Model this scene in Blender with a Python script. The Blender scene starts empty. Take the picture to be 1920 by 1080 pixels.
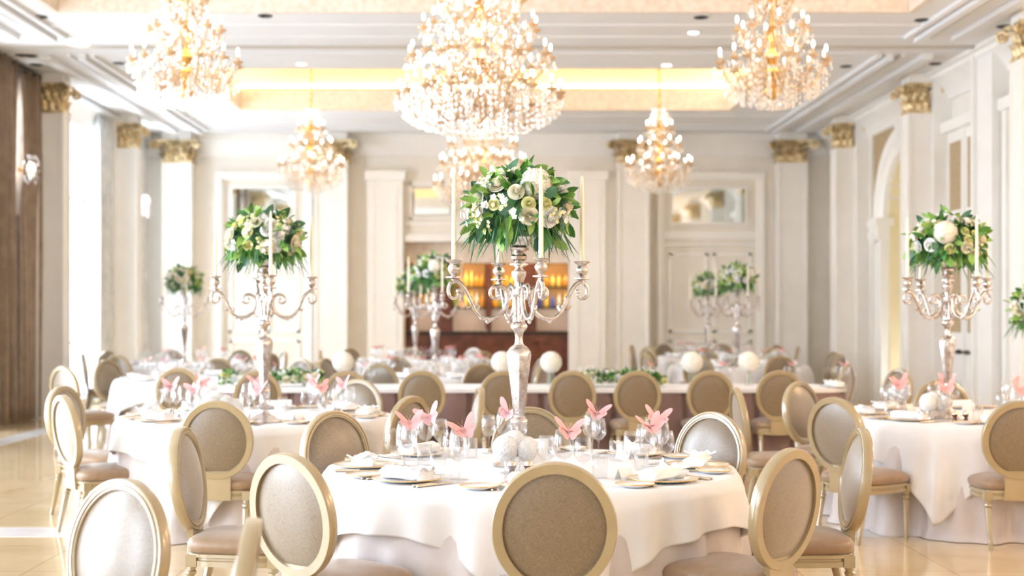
import bpy, math, random
from math import sin, cos, pi, radians, sqrt, atan2, hypot
from mathutils import Matrix, Vector
random.seed(7)
SC = bpy.context.scene
COL = SC.collection

# ------------------------------------------------------------------ camera
F = 2600.0                     # focal length in pixels of the 1920 wide frame
CAMZ, VX, VY = 1.5, 918.0, 590.0
cam = bpy.data.cameras.new('camera')
cam.lens = F / 1920 * 36
cam.sensor_width = 36
cam.shift_x = (960 - VX) / 1920
cam.shift_y = (VY - 540) / 1920
cam.clip_end = 200
cam.dof.use_dof = True
cam.dof.focus_distance = 6.4
cam.dof.aperture_fstop = 1.9
camo = bpy.data.objects.new('camera', cam)
COL.objects.link(camo)
camo.location = (0, 0, CAMZ)
camo.rotation_euler = (pi / 2, 0, 0)
SC.camera = camo

# ------------------------------------------------------------------ world, exposure
w = bpy.data.worlds.new('sky'); SC.world = w
w.use_nodes = True
bg = w.node_tree.nodes['Background']
bg.inputs[0].default_value = (0.80, 0.875, 1.0, 1)
bg.inputs[1].default_value = 5.6
vs = SC.view_settings
vs.view_transform = 'Standard'
vs.look = 'None'
vs.gamma = 1
vs.use_curve_mapping = False
vs.exposure = 1.66
SC.cycles.transparent_max_bounces = 28
SC.cycles.max_bounces = 10
SC.cycles.diffuse_bounces = 6
SC.cycles.sample_clamp_indirect = 6
SC.cycles.caustics_reflective = False
SC.cycles.caustics_refractive = False

def area(name, loc, rot, sx, sy, power, color, portal=False, spread=None):
    l = bpy.data.lights.new(name, 'AREA')
    l.shape = 'RECTANGLE'; l.size = sx; l.size_y = sy
    l.energy = power; l.color = color
    if spread: l.spread = spread
    if portal: l.cycles.is_portal = True
    o = bpy.data.objects.new(name, l)
    o.location = loc; o.rotation_euler = rot
    COL.objects.link(o)
    return o

XL, XR, YB, YF, ZC = -6.75, 6.65, 27.0, -5.5, 5.0
WINS = [(25.0, 26.35), (20.95, 23.55), (16.6, 19.35), (12.3, 15.0), (8.0, 10.7), (3.7, 6.4), (-0.6, 2.1), (-4.6, -2.2)]
for k, (a, b) in enumerate(WINS):
    area('window_portal', (XL - 0.32, (a + b) / 2, 2.5), (0, -pi / 2, 0), 4.6, b - a, 1, (1, 1, 1), portal=True)
# concealed cove lamps in the two ceiling trays
WARM = (1.0, 0.72, 0.42)

# ------------------------------------------------------------------ mesh helpers
class MB:
    def __init__(s):
        s.v = []; s.f = []; s.m = []
    def add(s, vs_, fs, mi=0, M=None):
        n = len(s.v)
        if M is not None:
            vs_ = [tuple(M @ Vector(p)) for p in vs_]
        s.v.extend(vs_)
        s.f.extend([tuple(i + n for i in f) for f in fs])
        s.m.extend([mi] * len(fs))
        return s
    def box(s, x0, x1, y0, y1, z0, z1, mi=0, M=None):
        v = [(x0, y0, z0), (x1, y0, z0), (x1, y1, z0), (x0, y1, z0), (x0, y0, z1), (x1, y0, z1), (x1, y1, z1), (x0, y1, z1)]
        f = [(0, 3, 2, 1), (4, 5, 6, 7), (0, 1, 5, 4), (1, 2, 6, 5), (2, 3, 7, 6), (3, 0, 4, 7)]
        return s.add(v, f, mi, M)
    def lathe(s, prof, n=16, mi=0, M=None, lobes=0, amp=0.0, caps=True):
        v = []; f = []
        for (r, z) in prof:
            for i in range(n):
                a = 2 * pi * i / n
                rr = r * (1 + amp * cos(lobes * a)) if lobes else r
                v.append((rr * cos(a), rr * sin(a), z))
        for k in range(len(prof) - 1):
            for i in range(n):
                j = (i + 1) % n
                f.append((k * n + i, k * n + j, (k + 1) * n + j, (k + 1) * n + i))
        if caps:
            if prof[0][0] > 1e-5: f.append(tuple(range(n - 1, -1, -1)))
            if prof[-1][0] > 1e-5: f.append(tuple((len(prof) - 1) * n + i for i in range(n)))
        return s.add(v, f, mi, M)
    def tube(s, pts, rad, n=6, mi=0, M=None):
        pts = [Vector(p) for p in pts]
        if not isinstance(rad, (list, tuple)): rad = [rad] * len(pts)
        v = []; f = []
        up = Vector((0.13, 0.27, 0.95)).normalized()
        prev = None
        for k, p in enumerate(pts):
            t = (pts[min(k + 1, len(pts) - 1)] - pts[max(k - 1, 0)])
            if t.length < 1e-9: t = Vector((0, 0, 1))
            t.normalize()
            if prev is None:
                a = t.cross(up)
                if a.length < 1e-3: a = t.cross(Vector((1, 0, 0)))
            else:
                a = prev - t * prev.dot(t)
                if a.length < 1e-6: a = t.cross(up)
            a.normalize(); prev = a
            b = t.cross(a)
            for i in range(n):
                an = 2 * pi * i / n
                v.append(tuple(p + (a * cos(an) + b * sin(an)) * rad[k]))
        for k in range(len(pts) - 1):
            for i in range(n):
                j = (i + 1) % n
                f.append((k * n + i, k * n + j, (k + 1) * n + j, (k + 1) * n + i))
        f.append(tuple(range(n - 1, -1, -1)))
        f.append(tuple((len(pts) - 1) * n + i for i in range(n)))
        return s.add(v, f, mi, M)
    def ball(s, c, rx, ry=None, rz=None, nu=10, nv=7, mi=0, M=None):
        ry = ry or rx; rz = rz or rx
        prof = []
        v = [(c[0], c[1], c[2] - rz)]; f = []
        for k in range(1, nv):
            t = -pi / 2 + pi * k / nv
            for i in range(nu):
                a = 2 * pi * i / nu
                v.append((c[0] + rx * cos(t) * cos(a), c[1] + ry * cos(t) * sin(a), c[2] + rz * sin(t)))
        v.append((c[0], c[1], c[2] + rz))
        for i in range(nu): f.append((0, 1 + (i + 1) % nu, 1 + i))
        for k in range(nv - 2):
            for i in range(nu):
                j = (i + 1) % nu
                f.append((1 + k * nu + i, 1 + k * nu + j, 1 + (k + 1) * nu + j, 1 + (k + 1) * nu + i))
        L = len(v) - 1; b = 1 + (nv - 2) * nu
        for i in range(nu): f.append((b + i, b + (i + 1) % nu, L))
        return s.add(v, f, mi, M)
    def octa(s, c, r, h, mi=0):
        x, y, z = c
        v = [(x + r, y, z), (x, y + r, z), (x - r, y, z), (x, y - r, z), (x, y, z + h), (x, y, z - h)]
        f = [(0, 1, 4), (1, 2, 4), (2, 3, 4), (3, 0, 4), (1, 0, 5), (2, 1, 5), (3, 2, 5), (0, 3, 5)]
        return s.add(v, f, mi)
    def grid(s, fn, nu, nv, mi=0, M=None, wrap=False):
        v = []; f = []
        for j in range(nv + 1):
            for i in range(nu if wrap else nu + 1):
                v.append(tuple(fn(i / nu, j / nv)))
        W = nu if wrap else nu + 1
        for j in range(nv):
            for i in range(nu):
                i2 = (i + 1) % W
                f.append((j * W + i, j * W + i2, (j + 1) * W + i2, (j + 1) * W + i))
        return s.add(v, f, mi, M)
    def mesh(s, name, mats, smooth=40):
        me = bpy.data.meshes.new(name)
        me.from_pydata(s.v, [], s.f)
        if not isinstance(mats, (list, tuple)): mats = [mats]
        for m in mats: me.materials.append(m)
        if len(mats) > 1: me.polygons.foreach_set('material_index', s.m)
        if smooth:
            me.polygons.foreach_set('use_smooth', [True] * len(s.f))
            if smooth < 170: me.set_sharp_from_angle(angle=radians(smooth))
        me.update()
        return me
    def obj(s, name, mats, parent=None, smooth=40, loc=None, rotz=0):
        return mobj(name, s.mesh(name, mats, smooth), parent, loc, rotz)

def mobj(name, me, parent=None, loc=None, rotz=0):
    o = bpy.data.objects.new(name, me)
    COL.objects.link(o)
    if parent: o.parent = parent
    if loc: o.location = loc
    if rotz: o.rotation_euler.z = rotz
    return o
def tag(o, label=None, cat=None, group=None, kind=None):
    if label: o['label'] = label
    if cat: o['category'] = cat
    if group: o['group'] = group
    if kind: o['kind'] = kind
    return o
def empty(name, loc=(0, 0, 0), rotz=0):
    o = bpy.data.objects.new(name, None)
    o.empty_display_size = 0.1
    o.location = loc; o.rotation_euler.z = rotz
    COL.objects.link(o)
    return o
def kids(o): return [c for c in ALLK.get(o.name, [])]
def copy_tree(o, parent=None):
    c = o.copy()
    COL.objects.link(c)
    if parent is not None: c.parent = parent
    for ch in list(o.children): copy_tree(ch, c)
    return c
USED = {}
def put(proto, loc, rotz=0, label=None, cat=None, group=None, scale=None):
    """first call moves the prototype itself, later calls copy it with its parts"""
    if proto.name not in USED:
        USED[proto.name] = 1; o = proto
    else:
        o = copy_tree(proto)
    o.location = loc; o.rotation_euler.z = rotz
    if scale: o.scale = (scale, scale, scale)
    return tag(o, label, cat, group)
def struct(name, mb, mats, smooth=0, parent=None):
    o = mb.obj(name, mats, parent, smooth)
    if parent is None: o['kind'] = 'structure'
    return o

# ------------------------------------------------------------------ materials
def mat(name, col, rough=0.5, metal=0.0, spec=None, sheen=0, emit=None, es=0, coat=0):
    m = bpy.data.materials.new(name); m.use_nodes = True
    b = m.node_tree.nodes['Principled BSDF']
    b.inputs['Base Color'].default_value = (*col, 1)
    b.inputs['Roughness'].default_value = rough
    b.inputs['Metallic'].default_value = metal
    if spec is not None: b.inputs['Specular IOR Level'].default_value = spec
    if sheen: b.inputs['Sheen Weight'].default_value = sheen
    if coat: b.inputs['Coat Weight'].default_value = coat
    if emit: b.inputs['Emission Color'].default_value = (*emit, 1); b.inputs['Emission Strength'].default_value = es
    return m
def vary(m, c1, c2, scale=8, detail=3, bump=0, bscale=None, typ='noise', distort=0.0, lo=0.35, hi=0.65):
    nt = m.node_tree; b = nt.nodes['Principled BSDF']
    tc = nt.nodes.new('ShaderNodeTexCoord')
    n = nt.nodes.new('ShaderNodeTexNoise'); n.inputs['Scale'].default_value = scale
    n.inputs['Detail'].default_value = detail; n.inputs['Distortion'].default_value = distort
    nt.links.new(tc.outputs['Object'], n.inputs['Vector'])
    r = nt.nodes.new('ShaderNodeValToRGB')
    r.color_ramp.elements[0].position = lo; r.color_ramp.elements[1].position = hi
    r.color_ramp.elements[0].color = (*c1, 1); r.color_ramp.elements[1].color = (*c2, 1)
    nt.links.new(n.outputs['Fac'], r.inputs['Fac'])
    nt.links.new(r.outputs['Color'], b.inputs['Base Color'])
    if bump:
        bp = nt.nodes.new('ShaderNodeBump'); bp.inputs['Strength'].default_value = bump
        bp.inputs['Distance'].default_value = 0.004
        src = n
        if bscale:
            src = nt.nodes.new('ShaderNodeTexNoise'); src.inputs['Scale'].default_value = bscale
            src.inputs['Detail'].default_value = 4
            nt.links.new(tc.outputs['Object'], src.inputs['Vector'])
        nt.links.new(src.outputs['Fac'], bp.inputs['Height'])
        nt.links.new(bp.outputs['Normal'], b.inputs['Normal'])
    return m
def thin_glass(name, tint, refl=0.12, rough=0.02, edge=0.5):
    m = bpy.data.materials.new(name); m.use_nodes = True
    nt = m.node_tree; nt.nodes.remove(nt.nodes['Principled BSDF'])
    out = nt.nodes['Material Output']
    t = nt.nodes.new('ShaderNodeBsdfTransparent'); t.inputs[0].default_value = (*tint, 1)
    g = nt.nodes.new('ShaderNodeBsdfGlossy'); g.inputs['Roughness'].default_value = rough
    lw = nt.nodes.new('ShaderNodeLayerWeight'); lw.inputs['Blend'].default_value = edge
    mr = nt.nodes.new('ShaderNodeMapRange')
    mr.inputs['To Min'].default_value = refl; mr.inputs['To Max'].default_value = 0.6
    nt.links.new(lw.outputs['Facing'], mr.inputs['Value'])
    mx = nt.nodes.new('ShaderNodeMixShader')
    nt.links.new(mr.outputs[0], mx.inputs[0])
    nt.links.new(t.outputs[0], mx.inputs[1]); nt.links.new(g.outputs[0], mx.inputs[2])
    nt.links.new(mx.outputs[0], out.inputs[0])
    return m

M = {}
M['wall'] = vary(mat('cream_plaster', (.79, .745, .675), .6), (.78, .735, .665), (.81, .765, .695), 3)
M['wallb'] = vary(mat('ivory_plaster', (.83, .805, .765), .55), (.82, .795, .755), (.85, .825, .785), 3)
M['ceil'] = vary(mat('ceiling_paint', (.74, .74, .745), .7), (.73, .73, .735), (.75, .75, .755), 2)
M['white'] = vary(mat('white_gloss_paint', (.86, .84, .80), .35), (.85, .83, .79), (.87, .85, .81), 2)
M['peach'] = vary(mat('peach_frieze', (.74, .64, .55), .6), (.70, .59, .49), (.79, .71, .63), 14, 2, .3)
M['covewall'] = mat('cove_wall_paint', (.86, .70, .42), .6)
M['tan'] = vary(mat('tan_silk_panel', (.42, .31, .18), .6), (.39, .29, .16), (.46, .34, .20), 20, 2, .1)
M['gold'] = vary(mat('antique_gold', (.66, .50, .26), .40, .6), (.46, .32, .14), (.84, .70, .44), 14, 3, .2)
M['door'] = vary(mat('pale_yellow_door', (.80, .70, .46), .5), (.78, .68, .44), (.82, .72, .48), 3)
M['curt'] = vary(mat('taupe_curtain', (.27, .19, .13), .75, sheen=.3), (.24, .165, .11), (.31, .22, .15), 6, 2)
M['curtw'] = vary(mat('pale_lining_curtain', (.62, .62, .60), .8), (.56, .57, .56), (.70, .70, .68), 5, 2)
M['frame'] = vary(mat('champagne_lacquer', (.37, .275, .14), .28, .10, coat=.7), (.345, .26, .135), (.41, .315, .17), 5, 3, .03)
M['seat'] = vary(mat('taupe_seat_fabric', (.29, .185, .105), .45, sheen=.3, coat=.15), (.27, .17, .095), (.31, .20, .12), 20, 2, .05)
M['black'] = mat('black_fitting', (.03, .03, .03), .4)
M['linen'] = vary(mat('white_linen', (.79, .775, .775), .85, sheen=.2), (.78, .765, .765), (.81, .795, .795), 9, 3, .12, 60)
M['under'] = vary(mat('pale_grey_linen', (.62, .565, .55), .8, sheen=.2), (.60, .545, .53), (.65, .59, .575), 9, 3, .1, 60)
M['skirt'] = vary(mat('mauve_taupe_skirting', (.26, .165, .15), .65, sheen=.3), (.245, .155, .14), (.28, .18, .165), 7, 3)
M['china'] = mat('white_china', (.86, .87, .88), .12, coat=.3)
M['goldrim'] = mat('gold_rim', (.80, .55, .26), .25, .8)
M['napkin'] = vary(mat('white_napkin', (.90, .89, .89), .9), (.89, .88, .88), (.92, .91, .91), 40, 2, .2)
M['steel'] = mat('polished_cutlery', (.80, .68, .54), .18, 1)
M['silver'] = vary(mat('aged_silver', (.62, .56, .53), .24, 1), (.48, .42, .39), (.76, .71, .68), 26, 3, .25, 90)
M['candle'] = mat('ivory_candle', (.95, .87, .70), .45)
M['wick'] = mat('candle_wick', (.55, .50, .42), .8)
M['glass'] = thin_glass('clear_glass', (.99, .992, .995), .035, .01, .22)
M['crystal'] = thin_glass('cut_crystal', (.98, .96, .94), .40, .06, .5)
nt = M['crystal'].node_tree; _o = nt.nodes['Material Output']; _mx = _o.inputs[0].links[0].from_node
_t = nt.nodes.new('ShaderNodeBsdfTranslucent'); _t.inputs[0].default_value = (.95, .93, .91, 1)
_d = nt.nodes.new('ShaderNodeBsdfDiffuse'); _d.inputs[0].default_value = (.95, .93, .91, 1)
_a = nt.nodes.new('ShaderNodeAddShader'); nt.links.new(_t.outputs[0], _a.inputs[0]); nt.links.new(_d.outputs[0], _a.inputs[1])
_m = nt.nodes.new('ShaderNodeMixShader'); _m.inputs[0].default_value = .14
nt.links.new(_mx.outputs[0], _m.inputs[1]); nt.links.new(_a.outputs[0], _m.inputs[2]); nt.links.new(_m.outputs[0], _o.inputs[0])
M['amberglass'] = mat('amber_gilt_glass', (.62, .44, .27), .3, .35)
M['brass'] = mat('polished_brass', (.80, .50, .16), .25, .9)
M['bulb'] = mat('lit_bulb', (1, .9, .75), .4, emit=(1, .92, .80), es=3.2)
M['leaf1'] = vary(mat('green_leaf', (.07, .26, .04), .4), (.045, .19, .03), (.11, .34, .06), 9, 2)
M['leaf2'] = vary(mat('light_green_leaf', (.24, .44, .09), .45), (.18, .37, .06), (.33, .52, .14), 9, 2)
M['leaf3'] = vary(mat('blue_green_leaf', (.05, .16, .08), .5), (.03, .11, .05), (.09, .22, .12), 9, 2)
M['rose'] = mat('cream_petal', (.94, .89, .74), .6)
M['rosew'] = mat('white_petal', (.95, .94, .92), .6)
M['rosey'] = mat('yellow_green_petal', (.86, .84, .46), .6)
M['hyd'] = vary(mat('ivory_hydrangea_petal', (.90, .86, .76), .7), (.87, .82, .70), (.93, .90, .82), 30, 2)
M['hydw'] = vary(mat('white_hydrangea_petal', (.90, .89, .87), .7), (.88, .87, .85), (.93, .92, .90), 30, 2)
M['berry'] = mat('yellow_berry', (.85, .62, .08), .35)
M['pink'] = vary(mat('pink_card', (.86, .42, .42), .6), (.84, .38, .37), (.89, .50, .52), 12, 2)
M['maroon'] = mat('dark_maroon_wood', (.10, .02, .02), .25, coat=.5)
M['card'] = mat('white_card', (.90, .88, .85), .7)
M['mahog'] = vary(mat('mahogany', (.16, .045, .022), .3, coat=.3), (.12, .03, .015), (.21, .06, .03), 5, 4)
M['darkwood'] = vary(mat('dark_bar_wood', (.03, .014, .01), .3), (.022, .01, .008), (.045, .02, .013), 5, 4)
M['shelflit'] = mat('backlit_shelf_panel', (.34, .17, .06), .5, emit=(1, .50, .14), es=.05)
M['shelfdim'] = mat('dim_shelf_panel', (.62, .52, .42), .35)
M['amber'] = mat('amber_bottle', (.90, .42, .05), .15, coat=.5)
M['honey'] = mat('honey_bottle', (.95, .70, .18), .15, coat=.5)
M['greenb'] = mat('green_bottle', (.30, .42, .10), .15, coat=.5)
M['blueb'] = mat('blue_bottle', (.08, .16, .60), .15, coat=.5)
M['clearb'] = mat('clear_bottle', (.75, .74, .70), .12)
M['mirror'] = mat('mirror_glass', (.80, .84, .82), .03, 1)
M['winframe'] = mat('white_window_frame', (.75, .80, .82), .4)
M['pane'] = thin_glass('window_pane', (.97, .985, .99), .03, .0, .2)
M['lightpanel'] = mat('lit_lamp_panel', (1, 1, 1), .5, emit=(1, .95, .85), es=6)

for _k in ('rose', 'rosew', 'rosey', 'hyd', 'hydw', 'linen', 'napkin', 'candle', 'pink'):
    _b = M[_k].node_tree.nodes['Principled BSDF']
    _b.inputs['Subsurface Weight'].default_value = .25 if _k not in ('linen', 'pink') else .08
    _b.inputs['Subsurface Radius'].default_value = (.02, .016, .012)
    _b.inputs['Subsurface Scale'].default_value = .5
M['frame'].node_tree.nodes['Principled BSDF'].inputs['Coat Weight'].default_value = 1
M['frame'].node_tree.nodes['Principled BSDF'].inputs['Coat Roughness'].default_value = .16
M['frame'].node_tree.nodes['Principled BSDF'].inputs['Coat IOR'].default_value = 1.7
# damask upholstery: swirling raised pattern
def damask(name, base, lite):
    m = mat(name, base, .45, sheen=.6, coat=1); m.node_tree.nodes['Principled BSDF'].inputs['Coat Roughness'].default_value = .34; m.node_tree.nodes['Principled BSDF'].inputs['Coat IOR'].default_value = 1.75
    nt = m.node_tree; b = nt.nodes['Principled BSDF']
    tc = nt.nodes.new('ShaderNodeTexCoord')
    n = nt.nodes.new('ShaderNodeTexNoise'); n.inputs['Scale'].default_value = 34; n.inputs['Detail'].default_value = 1.5
    n.inputs['Distortion'].default_value = 2.2
    nt.links.new(tc.outputs['Object'], n.inputs['Vector'])
    w_ = nt.nodes.new('ShaderNodeMath'); w_.operation = 'MULTIPLY'; w_.inputs[1].default_value = 34
    nt.links.new(n.outputs['Fac'], w_.inputs[0])
    s_ = nt.nodes.new('ShaderNodeMath'); s_.operation = 'SINE'
    nt.links.new(w_.outputs[0], s_.inputs[0])
    mr = nt.nodes.new('ShaderNodeMapRange'); mr.inputs['From Min'].default_value = -.4; mr.inputs['From Max'].default_value = .7
    nt.links.new(s_.outputs[0], mr.inputs['Value'])
    mx = nt.nodes.new('ShaderNodeMix'); mx.data_type = 'RGBA'
    mx.inputs[6].default_value = (*base, 1); mx.inputs[7].default_value = (*lite, 1)
    nt.links.new(mr.outputs[0], mx.inputs[0]); nt.links.new(mx.outputs[2], b.inputs['Base Color'])
    bp = nt.nodes.new('ShaderNodeBump'); bp.inputs['Strength'].default_value = .35; bp.inputs['Distance'].default_value = .002
    nt.links.new(mr.outputs[0], bp.inputs['Height']); nt.links.new(bp.outputs[0], b.inputs['Normal'])
    return m
M['damask'] = damask('taupe_damask', (.13, .080, .030), (.20, .132, .058))

def floor_mat():
    m = mat('polished_cream_marble', (.72, .58, .38), .12, coat=.25)
    nt = m.node_tree; b = nt.nodes['Principled BSDF']
    tc = nt.nodes.new('ShaderNodeTexCoord')
    n = nt.nodes.new('ShaderNodeTexNoise'); n.inputs['Scale'].default_value = 1.6; n.inputs['Detail'].default_value = 6
    n.inputs['Distortion'].default_value = .6
    nt.links.new(tc.outputs['Object'], n.inputs['Vector'])
    r = nt.nodes.new('ShaderNodeValToRGB')
    r.color_ramp.elements[0].position = .3; r.color_ramp.elements[1].position = .7
    r.color_ramp.elements[0].color = (.58, .43, .24, 1); r.color_ramp.elements[1].color = (.72, .57, .36, 1)
    nt.links.new(n.outputs['Fac'], r.inputs['Fac'])
    bk = nt.nodes.new('ShaderNodeTexBrick'); bk.offset = 0
    bk.inputs['Scale'].default_value = 1; bk.inputs['Brick Width'].default_value = .9; bk.inputs['Row Height'].default_value = .9
    bk.inputs['Mortar Size'].default_value = .006
    bk.inputs['Color1'].default_value = (1, 1, 1, 1); bk.inputs['Color2'].default_value = (.94, .94, .93, 1)
    bk.inputs['Mortar'].default_value = (.72, .66, .58, 1)
    nt.links.new(tc.outputs['Object'], bk.inputs['Vector'])
    mu = nt.nodes.new('ShaderNodeMix'); mu.data_type = 'RGBA'; mu.blend_type = 'MULTIPLY'; mu.inputs[0].default_value = 1
    nt.links.new(r.outputs['Color'], mu.inputs[6]); nt.links.new(bk.outputs['Color'], mu.inputs[7])
    nt.links.new(mu.outputs[2], b.inputs['Base Color'])
    return m
M['floor'] = floor_mat()
M['band'] = vary(mat('white_marble_band', (.74, .72, .70), .12, coat=.2), (.68, .66, .65), (.80, .78, .76), 3, 5)

def P(px, d):
    """world X of a point seen in image column px at distance d"""
    return (px - VX) * d / F

# ------------------------------------------------------------------ room shell
b = MB(); b.box(XL - .3, XR + .3, YF, YB + 4.2, -.12, 0)
struct('floor', b, M['floor'])
k = 1
b = MB()
for y0 in (9.35, 20.9, -2.2):
    b.box(XL, XR, y0, y0 + .42, 0, .002)
for x0 in (-5.9, 5.5):
    b.box(x0, x0 + .3, YF, 9.35, 0, .002); b.box(x0, x0 + .3, 9.77, 20.9, 0, .002); b.box(x0, x0 + .3, 21.32, YB, 0, .002)
struct('trim_1', b, M['band'])

# ceiling: slab with two raised trays
TR1 = (-5.0, 4.85, 8.6, 16.0); TR2 = (-4.25, 4.1, 19.7, 23.65)
TZ = 5.85
b = MB()
def cbox(x0, x1, y0, y1): b.box(x0, x1, y0, y1, ZC, ZC + .12)
cbox(XL, XR, YF, TR1[2]); cbox(XL, XR, TR1[3], TR2[2]); cbox(XL, XR, TR2[3], YB + .05)
cbox(XL, TR1[0], TR1[2], TR1[3]); cbox(TR1[1], XR, TR1[2], TR1[3])
cbox(XL, TR2[0], TR2[2], TR2[3]); cbox(TR2[1], XR, TR2[2], TR2[3])
for (x0, x1, y0, y1) in (TR1, TR2):
    b.box(x0 - .4, x1 + .4, y0 - .4, y1 + .4, TZ, TZ + .1)
    b.box(x0 - .4, x0 - .3, y0 - .4, y1 + .4, ZC + .1, TZ); b.box(x1 + .3, x1 + .4, y0 - .4, y1 + .4, ZC + .1, TZ)
struct('ceiling', b, M['ceil'])
k = 2
for (x0, x1, y0, y1) in (TR1, TR2):
    # decorated frieze band round the opening, then a set back glowing cove
    b = MB(); t = .06
    e = .02
    b.box(x0 - t, x1 + t, y1 - e, y1 + t, ZC - .012, ZC + .33); b.box(x0 - t, x1 + t, y0 - t, y0 + e, ZC - .012, ZC + .33)
    b.box(x0 - t, x0 + e, y0 + e, y1 - e, ZC - .012, ZC + .33); b.box(x1 - e, x1 + t, y0 + e, y1 - e, ZC - .012, ZC + .33)
    struct('trim_%d' % k, b, M['peach']); k += 1
    b = MB()
    b.box(x0 - .4, x1 + .4, y1 + .3, y1 + .4, ZC + .1, TZ); b.box(x0 - .4, x1 + .4, y0 - .4, y0 - .3, ZC + .1, TZ)
    b.box(x0 - .4, x1 + .4, y1 + t, y1 + .3, ZC + .12, ZC + .14)
    struct('trim_%d' % k, b, M['covewall']); k += 1
    # light strips lying in the cove
    for (a0, a1, c0, c1) in ((x0 - .1, x1 + .1, y1 + .12, y1 + .2), (x0 - .1, x1 + .1, y0 - .2, y0 - .12),
                             (x0 - .2, x0 - .12, y0, y1), (x1 + .12, x1 + .2, y0, y1)):
        horiz = (a1 - a0) > (c1 - c0)
        area('cove_lamp', ((a0 + a1) / 2, (c0 + c1) / 2, ZC + .30), (pi, 0, 0), a1 - a0, c1 - c0, (4.2 if y0 > 18 else .9) * max(a1 - a0, c1 - c0), (1.0, .76, .44))
# visible tube in the far cove
b = MB(); b.tube([(TR2[0] - .1, TR2[3] + .16, ZC + .42), (TR2[1] + .1, TR2[3] + .16, ZC + .42)], .03, 8)
tag(b.obj('cove_light_tube', mat('lit_cove_tube', (1, 1, 1), .5, emit=(1, .84, .55), es=3.5)), 'long warm light strip glowing in the recess of the far ceiling tray', 'light')
b = MB(); b.box(TR2[0] - .25, TR2[1] + .25, TR2[3] + .06, TR2[3] + .28, ZC + .14, ZC + .385)
struct('trim_%d' % k, b, M['covewall']); k += 1

# cornice beads and cross ribs on the ceiling
b = MB()
for sx in (-1, 1):
    for (xa, wd, h) in ((5.28, .07, .05), (5.42, .10, .09), (5.60, .05, .04), (5.92, .16, .07)):
        x = sx * xa - .05
        for (ya, yb) in ((18.6, 26.2), (8.2, 17.4)):
            b.box(x - wd / 2, x + wd / 2, ya, yb, ZC - h, ZC)
for (ya, wd, h) in ((26.0, .10, .03), (25.6, .08, .02), (16.75, .12, .02), (17.45, .10, .018), (18.55, .10, .02), (24.35, .1, .02)):
    b.box(-5.3, 5.2, ya - wd / 2, ya + wd / 2, ZC - h, ZC)
struct('trim_%d' % k, b, M['ceil']); k += 1
b = MB(); b.box(-6.4, 6.3, 18.03, 18.09, ZC - .035, ZC)     # folding wall track
struct('trim_%d' % k, b, mat('track_grey', (.48, .44, .38), .5)); k += 1
# crown along side and back walls
def crown(b, x0, y0, x1, y1, nx, ny):
    prof = [(0, -.42), (.05, -.40), (.06, -.34), (.10, -.28), (.20, -.16), (.27, -.12), (.28, -.06), (.34, -.05), (.34, 0), (0, 0)]
    v = []
    for (X, Y) in ((x0, y0), (x1, y1)):
        for (o, z) in prof: v.append((X + nx * o, Y + ny * o, ZC + z))
    n = len(prof); f = [(i, (i + 1) % n, n + (i + 1) % n, n + i) for i in range(n)]
    b.add(v, f)
b = MB()
crown(b, XR, YF, XR, YB, -1, 0); crown(b, XL, YF, XL, YB, .6, 0); crown(b, XL, YB, XR, YB, 0, -.5)
struct('trim_%d' % k, b, M['wallb'], 30); k += 1
TRIM = k

# side walls
b = MB()
ys = [YB + .1] 
edges = [(YF, WINS[-1][0])] + [(WINS[i + 1][1], WINS[i][0]) for i in range(len(WINS) - 2, -1, -1)] + [(WINS[0][1], YB + .1)]
for (a, c) in edges: b.box(XL - .3, XL, a, c, 0, ZC + .1)
for (a, c) in WINS:
    b.box(XL - .3, XL, a, c, 4.84, ZC + .1); b.box(XL - .3, XL, a, c, 0, .12)
struct('wall_left', b, M['wall'])
for i, (a, c) in enumerate(WINS):
    b = MB(); m_ = (a + c) / 2; x0, x1 = XL - .22, XL - .14
    for yy in (a, m_ - .035, c - .07): b.box(x0, x1, yy, yy + .07, .12, 4.84)
    for zz in (.12, 1.0, 3.4, 4.77): b.box(x0, x1, a, c, zz, zz + .07)
    wf = struct('window_%d' % (i + 1), b, M['winframe'])
    g = MB(); g.box(XL - .19, XL - .17, a, c, .12, 4.84); g.obj('pane', M['pane'], wf, 0)
b = MB()
AY, AZ, AR, AI = 22.2, 3.1, 1.42, 1.02          # arch on the right wall
b.box(XR, XR + .6, YF, AY - AI, 0, ZC + .1); b.box(XR, XR + .6, AY + AI, YB + .1, 0, ZC + .1)
n = 20
for i in range(n):          # wall above the arch opening
    a0 = AY - AI + 2 * AI * i / n; a1 = AY - AI + 2 * AI * (i + 1) / n
    z = AZ + sqrt(max(0, AI * AI - ((a0 + a1) / 2 - AY) ** 2))
    b.box(XR, XR + .6, a0, a1, z, ZC + .1)
struct('wall_right', b, M['wall'])
b = MB(); b.box(XL - .3, XR + .6, YF - .2, YF, 0, ZC + .1)
struct('wall_front', b, M['wall'])

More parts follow.
